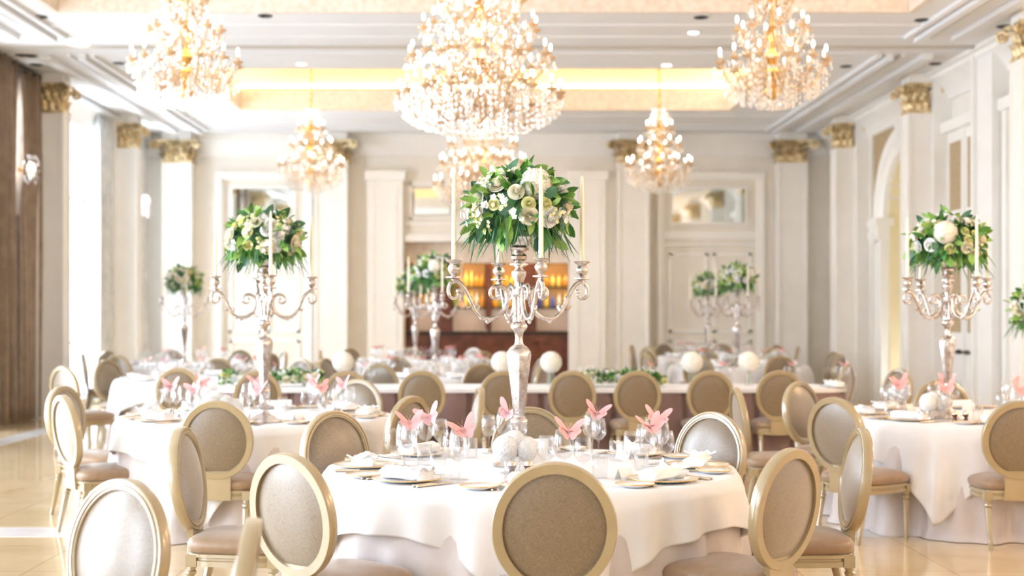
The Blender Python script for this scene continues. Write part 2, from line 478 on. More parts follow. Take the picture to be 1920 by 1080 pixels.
# arch surround: archivolt, piers, tan spandrel, pale doors
b = MB()
for i in range(24):         # tan silk in the two spandrels above the arch
    y0, y1 = AY - 1.75 + 3.5 * i / 24, AY - 1.75 + 3.5 * (i + 1) / 24
    q0, q1 = [AZ + sqrt(max(0, (AR - .05) ** 2 - (y - AY) ** 2)) if abs(y - AY) < AR - .05 else AZ + .05 for y in (y0, y1)]
    b.add([(XR - .012, y0, q0), (XR - .012, y1, q1), (XR - .012, y1, 4.62), (XR - .012, y0, 4.62)], [(0, 1, 2, 3)])
struct('trim_%d' % TRIM, b, M['tan']); TRIM += 1
b = MB()
for (p0, p1, q0, q1) in ((AY - 1.83, AY - 1.75, 0, 4.62), (AY + 1.75, AY + 1.83, 0, 4.62), (AY - 1.83, AY + 1.83, 4.62, 4.70)): b.box(XR - .06, XR, p0, p1, q0, q1)
b.box(XR - .13, XR, AY - .14, AY + .14, AZ + AI + .02, 4.64)
struct('trim_%d' % TRIM, b, M['white']); TRIM += 1
b = MB()
prof = [(AR, 0), (AR, .10), (AR - .08, .14), (AR - .16, .10), (AI + .10, .12), (AI, .06), (AI, -.04)]
N_ = 28; v = []; f = []
for i in range(N_ + 1):
    a = pi * i / N_
    for (r, o) in prof: v.append((XR - o, AY + r * cos(a), AZ + r * sin(a)))
q = len(prof)
for i in range(N_):
    for j in range(q - 1): f.append((i * q + j, (i + 1) * q + j, (i + 1) * q + j + 1, i * q + j + 1))
b.add(v, f)
for s_ in (-1, 1):
    ya, yb = sorted((AY + s_ * (AI - .012), AY + s_ * AR))
    b.box(XR - .10, XR + .04, ya, yb, 0, AZ)
    b.box(XR - .20, XR + .1, ya - .05, yb + .05, AZ - .12, AZ + .02)
    b.box(XR - .16, XR + .1, ya - .02, yb + .02, AZ - .34, AZ - .12)
    b.lathe([(.03, -.3), (.09, -.15), (.05, -.05), (.12, .05)], 10, 0, Matrix.Translation((XR - .18, (ya + yb) / 2, AZ - .12)))
struct('trim_%d' % TRIM, b, M['white'], 30); TRIM += 1
d = MB(); d.box(XR + .50, XR + .56, AY - AI, AY + AI, 0, 4.3)
for s_ in (-1, 1):
    ya, yb = sorted((AY + s_ * (AI - .05), AY + s_ * AI)); d.box(XR + .04, XR + .5, ya, yb, 0, AZ)
v = []; f = []
for i in range(33):
    a = pi * i / 32
    for rr_, xx in ((AI - .03, XR + .03), (AI - .03, XR + .52), (AI + .02, XR + .52), (AI + .02, XR + .03)): v.append((xx, AY + rr_ * cos(a), AZ + rr_ * sin(a)))
for i in range(32):
    for j in range(4): f.append((i * 4 + j, i * 4 + 4 + j, i * 4 + 4 + (j + 1) % 4, i * 4 + (j + 1) % 4))
d.add(v, f)
dr = struct('door_1', d, M['door'])
d = MB()
for ya in (AY - .95, AY + .07):
    for (z0, z1) in ((.25, 1.1), (1.25, 2.9)): 
        for (p0, p1, q0, q1) in ((ya, ya + .88, z0, z0 + .05), (ya, ya + .88, z1 - .05, z1), (ya, ya + .05, z0, z1), (ya + .83, ya + .88, z0, z1)):
            d.box(XR + .47, XR + .5, p0, p1, q0, q1)
d.box(XR + .44, XR + .5, AY - AI, AY + AI, 3.02, 3.12)
d.obj('panel_moulding', M['door'], dr, 0)

# double exit door with tan panels on the right wall
def exit_door(idx, y0, y1, bar):
    d = MB(); d.box(XR - .05, XR, y0, y1, 0, 4.1)
    dr = struct('door_%d' % idx, d, M['white'])
    d = MB()
    for (p0, p1, q0, q1, dx) in ((y0 - .14, y0, 0, 4.25, .12), (y1, y1 + .14, 0, 4.25, .12), (y0 - .2, y1 + .2, 4.1, 4.25, .16)):
        d.box(XR - dx, XR, p0, p1, q0, q1)
    m_ = (y0 + y1) / 2
    d.box(XR - .08, XR, m_ - .05, m_ + .05, 0, 4.1)
    d.box(XR - .075, XR - .05, y0, y1, 2.55, 2.66)
    d.obj('door_frame', M['white'], dr, 0)
    for (a, c) in ((y0 + .12, m_ - .14), (m_ + .14, y1 - .12)):
        for (z0, z1) in ((1.25, 2.38), (2.98, 3.95)):
            MB().box(XR - .058, XR - .045, a, c, z0, z1).obj('silk_panel', M['tan'], dr, 0)
        if bar: 
            h = MB(); h.box(XR - .13, XR - .09, a - .05, c + .05, .96, 1.0); h.box(XR - .1, XR - .05, a, a + .04, .95, 1.01); h.box(XR - .1, XR - .05, c - .04, c, .95, 1.01)
            tag(h.obj('push_bar', M['black'], dr, 0), 'black push bar')
exit_door(2, 18.55, 20.0, True)
exit_door(3, 16.25, 17.55, False)
# pier of the folding wall
b = MB(); b.box(6.42, XR, 17.72, 18.25, 0, ZC); b.box(6.36, XR, 18.25, 18.34, 0, ZC); b.box(6.45, XR, 18.4, 18.46, 0, 4.9)
struct('trim_%d' % TRIM, b, M['wallb']); TRIM += 1
b = MB(); b.box(XL, -6.5, 17.72, 18.2, 0, ZC)
struct('trim_%d' % TRIM, b, M['wallb']); TRIM += 1

# ---- gilded capital: bell with acanthus leaves and corner volutes
def capital_mesh():
    b = MB()
    b.box(-.135, .135, -.135, .135, 0, .38)
    b.box(-.185, .185, -.185, .185, 0, .035)
    b.box(-.175, .175, -.175, .175, .035, .05)
    v = []                                   # concave sided top slab
    for z in (.385, .44):
        for side in range(4):
            for t in range(8):
                u = t / 8 * 2 - 1; x, y = u * .235, -.235 + .06 * (1 - u * u)
                c_, s_ = cos(side * pi / 2), sin(side * pi / 2)
                v.append((x * c_ - y * s_, x * s_ + y * c_, z))
    b.add(v, [(i, (i + 1) % 32, 32 + (i + 1) % 32, 32 + i) for i in range(32)] + [tuple(range(31, -1, -1)), tuple(range(32, 64))])
    for side in range(4):
        R_ = Matrix.Rotation(side * pi / 2, 4, 'Z')
        for (z0, h, r0, cnt, sp, fl) in ((.04, .17, .142, 3, .11, .07), (.10, .26, .142, 2, .115, .10)):
            for j in range(cnt):
                u0 = (j - (cnt - 1) / 2) * sp
                def leaf(u, v_, u0=u0, z0=z0, h=h, r0=r0, fl=fl):
                    wd = .056 * (1 - .5 * v_ ** 2) * (1 + .2 * sin(v_ * 20))
                    x = u0 + (u - .5) * 2 * wd
                    y = r0 + fl * v_ ** 2.2 + .026 * (1 - abs(u - .5) * 2)
                    return (x, -y, z0 + h * (v_ - .5 * max(0, v_ - .8)))
                b.grid(leaf, 6, 8, 0, R_)
        b.ball((0, -.20, .41), .035, .02, .03, 8, 6, 0, R_)
    for cx, cy in ((1, -1), (-1, -1), (1, 1), (-1, 1)):      # scrolls springing out from the corners
        pts = []; rad = []
        for t in range(24):
            a = pi * .5 - t / 23 * 2.7 * pi
            r = .068 * (1 - t / 27)
            o = .262 + r * cos(a); z = .318 + r * sin(a)
            pts.append((cx * o * .90, cy * o * .90, z)); rad.append(.026 * (1 - t / 42))
        b.tube([(cx * .13, cy * .13, .20), (cx * .16, cy * .16, .32)] + pts, [.014, .022] + rad, 7)
        b.ball((cx * .262 * .9, cy * .262 * .9, .318), .03, None, None, 8, 6)
    return b.mesh('capital', M['gold'], 60)
CAPM = capital_mesh()
def pilaster(cx, cy, half=.165, deep=None, pier=None, nface=None):
    """square shaft with moulded edges, plinth, gilded capital and block above"""
    global TRIM
    b = MB()
    b.box(cx - half, cx + half, cy - half, cy + half, 0, 4.44)
    b.box(cx - half - .03, cx + half + .03, cy - half - .03, cy + half + .03, 0, .28)
    b.box(cx - half - .02, cx + half + .02, cy - half - .02, cy + half + .02, 4.38, 4.42)
    b.box(cx - half - .01, cx + half + .01, cy - half - .01, cy + half + .01, 4.86, ZC)
    t = .018      # raised edge fillets on the faces
    for (x0, x1, y0, y1) in ((cx - half - t, cx - half + .04, cy - half - t, cy - half + .04), (cx + half - .04, cx + half + t, cy - half - t, cy - half + .04),
                             (cx - half - t, cx - half + .04, cy + half - .04, cy + half + t), (cx + half - .04, cx + half + t, cy + half - .04, cy + half + t)):
        b.box(x0, x1, y0, y1, .28, 4.38)
    if pier: b.box(*pier, 0, ZC)
    o = struct('trim_%d' % TRIM, b, M['wallb']); TRIM += 1
    c = mobj('capital', CAPM, o, (cx, cy, 4.42)); c.scale = (half / .165,) * 2 + (1,)
    c['label'] = 'gilded leafy capital with scrolls'
    return o
for y in (24.3, 20.1, 15.8, 11.5, 7.2):
    pilaster(6.24, y + .17, pier=(6.40, XR, y - .12, y + .62))
    pilaster(-6.36, y + .17, pier=(XL, -6.52, y - .12, y + .62))

# ------------------------------------------------------------------ back wall with bar opening
OX0, OX1, OZ = -1.66, 1.55, 2.92
b = MB()
b.box(XL - .3, OX0, YB, YB + .3, 0, ZC + .1); b.box(OX1, XR + .6, YB, YB + .3, 0, ZC + .1); b.box(OX0, OX1, YB, YB + .3, OZ, ZC + .1)
struct('wall_back', b, M['wall'])
for (x, hw) in ((-6.02, .27), (-3.05, .30), (2.76, .29), (5.82, .27)):
    pilaster(x, YB - .08, hw)
b = MB()         # flat door-case pilasters beside the bar, entablature and panels above it
for (x0, x1) in ((-2.37, -1.68), (1.56, 2.24)):
    b.box(x0, x1, YB - .16, YB, 0, 4.1); b.box(x0 - .05, x1 + .05, YB - .22, YB, 4.1, 4.28); b.box(x0 - .03, x1 + .03, YB - .18, YB, 0, .25)
    b.box(x0 + .12, x0 + .14, YB - .175, YB, .3, 4.0); b.box(x1 - .14, x1 - .12, YB - .175, YB, .3, 4.0)
struct('trim_%d' % TRIM, b, M['white']); TRIM += 1
b = MB()
b.box(OX0, OX1, YB - .10, YB, 2.92, 3.06); b.box(OX0, OX1, YB - .06, YB, 3.24, 3.30)
for (x0, x1, z0, z1) in ((OX0 + .1, OX1 - .1, 3.36, 3.40), (OX0 + .1, OX1 - .1, 4.02, 4.08), (OX0 + .1, OX0 + .14, 3.36, 4.08), (OX1 - .14, OX1 - .1, 3.36, 4.08), (-.72, -.68, 3.4, 4.02), (.68, .72, 3.4, 4.02)):
    b.box(x0, x1, YB - .05, YB, z0, z1)
struct('trim_%d' % TRIM, b, M['wallb']); TRIM += 1
# framed over-door panels left and right
def frame_rect(b, x0, x1, z0, z1, w_, dp):
    b.box(x0, x1, YB - dp, YB, z1 - w_, z1); b.box(x0, x0 + w_, YB - dp, YB, z0, z1 - w_); b.box(x1 - w_, x1, YB - dp, YB, z0, z1 - w_)
MIR = []
for (x0, x1, lab) in ((-5.30, -3.46, 'left'), (3.26, 5.33, 'right')):
    b = MB()
    frame_rect(b, x0, x1, 0, 4.26, .09, .13); frame_rect(b, x0 + .09, x1 - .09, 0, 4.17, .05, .08)
    m0, m1 = x0 + .30, x1 - .36
    b.box(x0 + .14, x1 - .14, YB - .05, YB, 2.98, 3.12); b.box(x0 + .14, x1 - .14, YB - .07, YB, 2.84, 2.88)
    xm = (x0 + x1) / 2
    for (a, c) in ((x0 + .24, xm - .06), (xm + .06, x1 - .24)):
        for (z0, z1) in ((.25, 1.0), (1.15, 2.7)):
            b.box(a, c, YB - .03, YB, z0, z0 + .05); b.box(a, c, YB - .03, YB, z1 - .05, z1); b.box(a, a + .05, YB - .03, YB, z0, z1); b.box(c - .05, c, YB - .03, YB, z0, z1)
    struct('trim_%d' % TRIM, b, M['white']); TRIM += 1
    mr = empty('wall_mirror', ((m0 + m1) / 2, YB, 3.62))
    tag(mr, 'wide low mirror above the %s-hand door on the back wall' % lab, 'mirror')
    hw = (m1 - m0) / 2
    MB().box(-hw, hw, -.035, 0, -.33, .33).obj('mirror_glass', M['mirror'], mr, 0)
    f_ = MB()
    for (p0, p1, q0, q1) in ((-hw - .05, hw + .05, .33, .38), (-hw - .05, hw + .05, -.38, -.33), (-hw - .05, -hw, -.33, .33), (hw, hw + .05, -.33, .33)):
        f_.box(p0, p1, -.06, 0, q0, q1)
    f_.obj('mirror_frame', M['wallb'], mr, 0)
b = MB(); b.box(-1.45, -.78, YB - .03, YB, 3.46, 3.95)
mr = tag(b.obj('wall_mirror', M['mirror'], None, 0), 'small square mirror panel above the left end of the bar opening', 'mirror')
b = MB(); b.box(.78, 1.4, YB - .03, YB, 3.46, 3.95)
tag(b.obj('wall_mirror', M['mirror'], None, 0), 'small square mirror panel above the right end of the bar opening', 'mirror')

# ------------------------------------------------------------------ bar room
b = MB()
b.box(OX0 - .6, OX0 - .5, YB + .3, YB + 2.4, 0, 3.3); b.box(OX1 + .5, OX1 + .6, YB + .3, YB + 2.4, 0, 3.3)
b.box(OX0 - .6, OX1 + .6, YB + 2.3, YB + 2.4, 0, 3.3); b.box(OX0 - .6, OX1 + .6, YB + .3, YB + 2.4, 3.2, 3.3)
struct('wall_bar', b, M['darkwood'])
b = MB(); b.box(OX0 - .3, OX1 + .3, YB + .31, YB + .42, 2.52, 3.15); struct('trim_%d' % TRIM, b, M['peach']); TRIM += 1
bar = empty('bar_counter', (-.05, YB + .66, 0))
tag(bar, 'mahogany bar counter with dark top filling the opening in the back wall', 'bar')
bb = MB(); bb.box(-1.85, 1.85, -.15, .45, 0, 1.10)
for i in range(5):
    x = -1.7 + i * .7
    for (p0, p1, q0, q1) in ((x, x + .6, .2, .24), (x, x + .6, .92, .96), (x, x + .04, .2, .96), (x + .56, x + .6, .2, .96)):
        bb.box(p0, p1, -.18, -.15, q0, q1)
bb.obj('counter_front', M['mahog'], bar, 0)
MB().box(-1.95, 1.95, -.25, .5, 1.10, 1.17).obj('counter_top', M['darkwood'], bar, 0)
sh = empty('bar_shelving', (0, YB + 1.95, 0))
tag(sh, 'dark mahogany back bar with lit bottle shelves behind the counter', 'shelving')
c = MB()
for x in (-1.70, -1.05, -.85, -.02, .72, .92, 1.72):
    c.box(x - .05, x + .05, -.25, .3, 0, 3.0)
c.box(-1.8, 1.8, -.25, .3, 2.62, 3.1); c.box(-1.8, 1.8, -.3, .3, .0, 1.0); c.box(-1.8, 1.8, -.32, .3, .98, 1.04)
c.box(-1.05, -.85, -.27, .3, 0, 3.0); c.box(.72, .92, -.27, .3, 0, 3.0)
c.obj('shelf_carcass', M['mahog'], sh, 0)
BAYS = ((-1.63, -1.12), (-.78, -.09), (.04, .66), (.98, 1.66))
for (x0, x1) in BAYS:
    MB().box(x0, x1, .24, .28, 1.66, 2.60).obj('lit_back_panel', M['shelflit'], sh, 0)
    MB().box(x0, x1, .24, .28, 1.04, 1.62).obj('mirrored_back_panel', M['shelfdim'], sh, 0)
    for z in (1.62, 2.05): MB().box(x0, x1, -.2, .24, z, z + .03).obj('shelf', M['darkwood'], sh, 0)
def bottle_mesh(r, h, m):
    b = MB(); b.lathe([(r * .9, 0), (r, .01), (r, h * .58), (r * .8, h * .66), (r * .35, h * .76), (r * .33, h * .97), (r * .4, h * .97), (r * .4, h)], 10)
    return b.mesh('bottle', m, 40)
BM = [bottle_mesh(.042, .31, M['amber']), bottle_mesh(.038, .33, M['honey']), bottle_mesh(.05, .26, M['amber']), bottle_mesh(.04, .3, M['clearb']), bottle_mesh(.04, .32, M['greenb']), bottle_mesh(.045, .28, M['blueb']), bottle_mesh(.048, .25, M['honey'])]
rb = random.Random(3)
ORD = ('first', 'second', 'third', 'fourth', 'fifth', 'sixth', 'seventh', 'eighth', 'ninth', 'tenth')
BAYN = ('far left bay', 'bay left of centre', 'bay right of centre', 'far right bay')
for bi, (x0, x1) in enumerate(BAYS):
    for zi, z in enumerate((1.65, 2.08)):
        nb = int((x1 - x0 - .06) / .105)
        for i in range(nb):
            x = x0 + .07 + i * (x1 - x0 - .14) / max(1, nb - 1)
            mi = rb.choice((0, 1, 1, 2, 3, 6, 4) if zi == 0 else (0, 0, 1, 2, 2, 6, 1))
            if bi == 3 and zi == 0 and i in (0, 2): mi = 5
            o = mobj('bottle', BM[mi], None, (x, YB + 1.95 + rb.uniform(-.05, .08), z))
            tag(o, '%s bottle, %s from the left on the %s lit shelf, %s' % (('amber', 'honey', 'squat amber', 'clear', 'green', 'blue', 'squat honey')[mi], ORD[i], ('lower', 'upper')[zi], BAYN[bi]), 'bottle',
                '%s shelf bottles, %s' % (('lower', 'upper')[zi], BAYN[bi]))
gm = MB(); gm.lathe([(.02, 0), (.028, .02), (.03, .14), (.026, .15)], 10)
gme = gm.mesh('glass_tumbler', M['clearb'], 40)
for i in range(9):
    o = mobj('bar_glass', gme, None, (-.72 + i * .16, YB + 1.72, 1.04))
    tag(o, 'pale glass in the row on the back bar ledge, %s from the left' % ORD[i], 'glass', 'glasses on the back bar ledge')
for (x0, x1) in BAYS:
    area('shelf_lamp', ((x0 + x1) / 2, YB + 1.76, 2.56), (radians(28), 0, 0), x1 - x0 - .08, .03, 1.5, (1, .72, .36))
    area('shelf_lamp', ((x0 + x1) / 2, YB + 1.76, 2.045), (radians(28), 0, 0), x1 - x0 - .08, .03, 1.2, (1, .78, .45))
    area('shelf_lamp', ((x0 + x1) / 2, YB + 1.76, 1.61), (radians(28), 0, 0), x1 - x0 - .08, .03, .8, (1, .85, .72))
area('bar_ceiling_lamp', (0, YB + 1.0, 3.15), (0, 0, 0), 2.6, .5, 16, (1, .75, .5))

# ------------------------------------------------------------------ curtains
def curtain(x, y0, y1, z0, z1, m, folds, amp, label, pinch=None, seed=0, cat='curtain'):
    rr = random.Random(seed); ph = rr.uniform(0, 6)
    def fn(u, v):
        z = z0 + (z1 - z0) * v
        a, c = y0, y1
        if pinch: 
            pz, dy = pinch
            k_ = max(0, min(1, (pz - z) / .25)); k_ = k_ * k_ * (3 - 2 * k_); a -= dy * k_
        y = a + (c - a) * u + .02 * sin(u * folds * 4 * pi + ph)
        s_ = sin(u * folds * 2 * pi + ph + .4 * sin(v * 3 + ph)) + .35 * sin(u * folds * 4.6 * pi + v * 2)
        return (x + amp * s_ * (1 - .15 * v), y, z)
    b = MB(); b.grid(fn, int(folds * 14), 14)
    o = b.obj('curtain', m, None, 180)
    md = o.modifiers.new('cloth', 'SOLIDIFY'); md.thickness = .006
    return tag(o, label, cat)
CX = XL + .17
curtain(CX, 19.22, 20.06, .02, 4.93, M['curt'], 3, .12, 'brown full-length curtain hanging nearest to the first gilded pilaster on the left', (3.35, .2), 1)
curtain(CX + .03, 18.1, 19.08, .02, 4.97, M['curt'], 4, .13, 'brown full-length curtain at the left picture edge, left of the narrow daylight gap', None, 2)
curtain(CX, 15.9, 16.75, .02, 4.93, M['curt'], 4, .05, 'brown full-length curtain at the near end of the second window')
curtain(CX - .02, 23.25, 24.2, .02, 4.88, M['curtw'], 5, .055, 'pale grey full-length curtain between the bright window and the second gilded pilaster', None, 3)
curtain(CX - .02, 20.9, 21.35, .02, 4.88, M['curtw'], 3, .05, 'pale grey curtain bunched behind the first gilded pilaster on the left', None, 4)
curtain(CX - .02, 26.1, 26.6, .02, 4.85, M['curtw'], 3, .05, 'pale grey narrow curtain at the window nearest the back wall', None, 5)
curtain(CX, 14.6, 15.4, .02, 4.93, M['curt'], 4, .05, 'brown full-length curtain at the far end of the third window', None, 6)
for i, (a, c, nm) in enumerate(((18.0, 20.09, 'second'), (20.85, 24.25, 'bright'), (24.85, 26.9, 'rearmost'))):
    b = MB(); b.box(XL + .08, XL + .26, a, c, 4.9, 4.97)
    tag(b.obj('curtain_track', M['black'] if i < 1 else M['winframe'], None, 0), 'curtain track above the %s window on the left wall' % nm, 'curtain track', None)

# crystal wall sconces
def sconce():
    r = empty('wall_sconce')
    b = MB(); b.lathe([(.05, 0), (.05, .02), (.02, .03)], 12, 0, Matrix.Rotation(pi / 2, 4, 'Y')); b.tube([(0, 0, 0), (.12, 0, -.03), (.18, 0, .03)], .01, 6)
    b.obj('bracket', M['brass'], r)
    b = MB(); rr = random.Random(5)
    b.ball((.17, 0, .0), .07, .07, .12, 12, 8)
    for i in range(40):
        a = rr.uniform(0, 2 * pi); z = rr.uniform(-.2, .2); q = .11 * sqrt(max(.1, 1 - (z / .23) ** 2))
        b.octa((.17 + q * cos(a), q * sin(a), z), .014, .03)
    b.obj('crystal_shade', M['crystal'], r, 0)
    b = MB(); b.ball((.17, 0, .03), .03, .03, .06, 8, 6); b.obj('bulb', M['bulb'], r)
    return r
sc_ = sconce()
put(sc_, (-6.5, 19.15, 3.5), 0, 'crystal wall sconce glowing between the two brown curtains at far left', 'wall light')
for y_, w_ in ((11.75, 'nearer the camera than the exit doors'), (7.45, 'second from the camera'), (3.6, 'nearest the camera')):  # out-of-view sconces, added to throw warm light from the right
    o = put(sc_, (6.0 if y_ > 4 else 6.6, y_ - .1, 2.9), pi, 'added unseen crystal sconce for warm fill, right wall, ' + w_, 'wall light')
    l = bpy.data.lights.new('added_side_fill', 'POINT'); l.energy = 38; l.color = (1, .62, .30); l.shadow_soft_size = .15  # warm side fill lamp that goes with each added sconce
    lo = bpy.data.objects.new('added_side_fill', l); lo.location = (5.6 if y_ > 4 else 6.1, y_ - .1, 2.9); COL.objects.link(lo)
put(sc_, (-6.52, 25.5, 3.5), 0, 'small crystal wall sconce near the left corner of the back wall', 'wall light')

# ------------------------------------------------------------------ ceiling fittings
dm = MB(); dm.lathe([(.085, 0), (.085, -.012), (.06, -.012), (.055, .0)], 18)
dme = dm.mesh('ceiling_spot', M['black'], 40)
n_ = 0
for (px, py) in ((75, 31), (497, 29), (1314, 32), (1728, 37), (1882, 49), (1586, 124), (1754, 119), (223, 118), (40, 103), (57, 104), (68, 121)):
    dd = F * (ZC - CAMZ) / (VY - py)
    X = P(px, dd)
    if abs(X) < 6.5:
        o = mobj('recessed_spotlight', dme, None, (X, dd, ZC))
        wd = {75: 'at upper left', 497: 'right of the near left chandelier', 1314: 'left of the near right chandelier', 1728: 'at upper right', 1882: 'near the right corner', 1586: 'right of the near right chandelier',
              1754: 'above the exit door', 223: 'left of the near left chandelier', 40: 'above the brown curtains, leftmost', 57: 'above the brown curtains, middle of three', 68: 'above the brown curtains, rightmost'}[px]
        tag(o, 'small dark recessed spotlight in the ceiling, ' + wd, 'ceiling light', 'dark ceiling spotlights')
for (px, py, lb) in ((147, 80, 'left of the near left chandelier'), (565, 119, 'beside the far left chandelier rod'), (1250, 121, 'beside the far right chandelier rod'), (1300, 60, 'left of the near right chandelier')):
    dd = F * (ZC - CAMZ) / (VY - py)
    r = empty('ceiling_downlight', (P(px, dd), dd, ZC)); 
    k_ = 1.0 if px < 200 else .45
    b = MB(); b.lathe([(.17 * k_, 0), (.17 * k_, -.012), (.14 * k_, -.014), (.14 * k_, -.002)], 20); b.obj('trim_ring', M['white'], r)
    b = MB(); b.lathe([(.14 * k_, -.008), (.14 * k_, -.004)], 20); b.obj('lit_disc', M['lightpanel'], r)
    tag(r, 'round lit downlight in the ceiling ' + lb, 'ceiling light')

# chandeliers
def chandelier(name, tiers, R0, crown_z, fringe, rod_top, seed, nstr):
    """tiers: (bulb height, radius, number of arms) above the lowest crystal"""
    root = empty(name); rr = random.Random(seed)
    b = MB()
    zt = crown_z
    prof = [(.0, .10), (.03, .11), (.075, .16), (.085, .20), (.03, .24), (.018, .28)]
    for (z, r, n_, hub) in tiers:
        prof += [(.018, hub - .07), (.045, hub - .05), (.075, hub), (.045, hub + .05), (.018, hub + .08)]
    prof = sorted(prof, key=lambda p: p[1]); prof += [(.018, zt), (.04, zt + .02), (.012, zt + .06)]
    b.lathe(prof, 14); b.obj('stem', M['brass'], root)
    b = MB(); b.tube([(0, 0, zt + .04), (0, 0, rod_top)], .012, 8)
    for i in range(int((rod_top - zt) / .12)): b.ball((0, 0, zt + .1 + i * .12), .024, .024, .05, 8, 6)
    b.lathe([(.09, rod_top - .02), (.08, rod_top - .06), (.02, rod_top - .12)], 14)
    b.obj('hanging_rod', M['brass'], root)
    armc = {}
    cr = MB()
    for (z, r, n_, hub) in tiers:
        am = MB()
        pts = []
        for i in range(15):
            t = i / 14
            x = .05 + (r - .05) * t
            zz = hub * (1 - t) + (z - .12) * t - (.16 + .10 * r) * sin(pi * t ** 1.15) * (1 - .0 * t)
            pts.append((x, 0, zz))
        am.tube(pts, [.010] * 10 + [.0085] * 5, 6)
        am.lathe([(.012, z - .13), (.045, z - .11), (.055, z - .095), (.014, z - .10), (.014, z - .045)], 10, 0, Matrix.Translation((r, 0, 0)))
        # little scroll rising from the arm
        sp = []
        for i in range(12):
            a = i / 11 * 1.6 * pi
            sp.append((r * .55 + .06 * (1 - i / 16) * cos(a), 0, (hub + z) / 2 - .17 + .06 * (1 - i / 16) * sin(a)))
        am.tube(sp, .007, 5)
        me = am.mesh('arm', M['amberglass'], 60)
        bm_ = MB(); bm_.ball((r, 0, z), .014, .014, .034, 8, 7); bme = bm_.mesh('bulb', M['bulb'], 180)
        off = rr.uniform(0, 1)
        for i in range(n_):
            a = 2 * pi * (i + off) / n_
            o = mobj('arm', me, root, None, a); mobj('bulb', bme, o)
            for q in range(7):          # drops under each drip pan
                aa = rr.uniform(0, 2 * pi)
                cr.octa((r * cos(a) + .05 * cos(aa), r * sin(a) + .05 * sin(aa), z - .15 - rr.uniform(0, .06)), .012, .028)
            # garlands of beads between neighbouring arms and up to the next tier
            a2 = 2 * pi * (i + 1 + off) / n_
            for q in range(9):
                t = (q + .5) / 9; aa = a + (a2 - a) * t
                cr.octa((r * .93 * cos(aa), r * .93 * sin(aa), z - .10 - .13 * sin(pi * t)), .011, .014)
            for q in range(6):
                t = (q + .5) / 6
                cr.octa((r * (.9 - .75 * t) * cos(a + .1), r * (.9 - .75 * t) * sin(a + .1), z - .06 + (.24) * t ** 1.8), .012, .018)
    cr.obj('crystal_garlands', M['crystal'], root, 0)['kind'] = 'stuff'
    fr = MB()
    for i in range(nstr):              # hanging fringe at the bottom
        t = rr.random() ** .6; a = rr.uniform(0, 2 * pi); r = R0 * t
        z = fringe * (1 - sqrt(max(0, 1 - (t * .96) ** 2))) 
        for q in range(3): fr.octa((r * cos(a), r * sin(a), z + .03 + q * .055), .013 + .004 * (q == 0), .026)
    for i in range(nstr // 2):
        a = rr.uniform(0, 2 * pi); r = R0 * rr.uniform(.15, .75); z = rr.uniform(.2, crown_z * .75); 
        if r < R0 * (1 - z / crown_z) + .08: fr.octa((r * cos(a), r * sin(a), z), .014, .03)
    fr.obj('crystal_fringe', M['crystal'], root, 0)['kind'] = 'stuff'
    cw = MB()
    for i in range(26):
        a = 2 * pi * i / 26
        for q in range(3): cw.octa(((.10 + .03 * q) * cos(a), (.10 + .03 * q) * sin(a), zt - .02 - .07 * q), .011, .03)
    cw.obj('crystal_crown', M['crystal'], root, 0)['kind'] = 'stuff'
    return root
small = chandelier('chandelier', ((.55, .50, 12, .36), (.60, .28, 4, .50), (.86, .33, 8, .72), (1.13, .19, 6, 1.02)), .50, 1.34, .28, 2.42, 11, 150)
big = chandelier('chandelier', ((.52, .76, 18, .34), (.62, .48, 12, .46), (.86, .66, 16, .66), (.92, .38, 10, .76), (1.14, .53, 12, .96), (1.40, .40, 10, 1.24), (1.68, .25, 8, 1.52)), .78, 1.95, .36, 2.7, 12, 420)
CH = 'crystal chandeliers'
put(small, (-2.85, 13.0, 3.41), .2, 'gilt and crystal chandelier at upper left, nearer of the two on the left', 'chandelier')
put(small, (2.65, 13.0, 3.41), .9, 'gilt and crystal chandelier at upper right, nearer of the two on the right', 'chandelier')
put(small, (-2.82, 21.9, 3.41), .5, 'crystal chandelier on a long rod at far left under the glowing ceiling tray', 'chandelier')
put(small, (2.68, 21.9, 3.41), 1.3, 'crystal chandelier on a long rod at far right under the glowing ceiling tray', 'chandelier')
put(big, (-.09, 13.0, 3.14), 0, 'largest chandelier with many tiers of lights, hanging top centre', 'chandelier')
put(big, (-.11, 21.9, 3.14), .4, 'large chandelier farther back, half hidden behind the central flower ball', 'chandelier')
for (x, y) in ((-2.85, 13), (2.65, 13), (-.09, 13), (-2.82, 21.9), (2.68, 21.9), (-.11, 21.9)):
    l = bpy.data.lights.new('chandelier_glow', 'POINT'); l.energy = 3 if abs(x) > 1 else 6; l.color = (1, .80, .58); l.shadow_soft_size = .3
    o = bpy.data.objects.new('chandelier_glow', l); o.location = (x, y, 4.0); COL.objects.link(o)

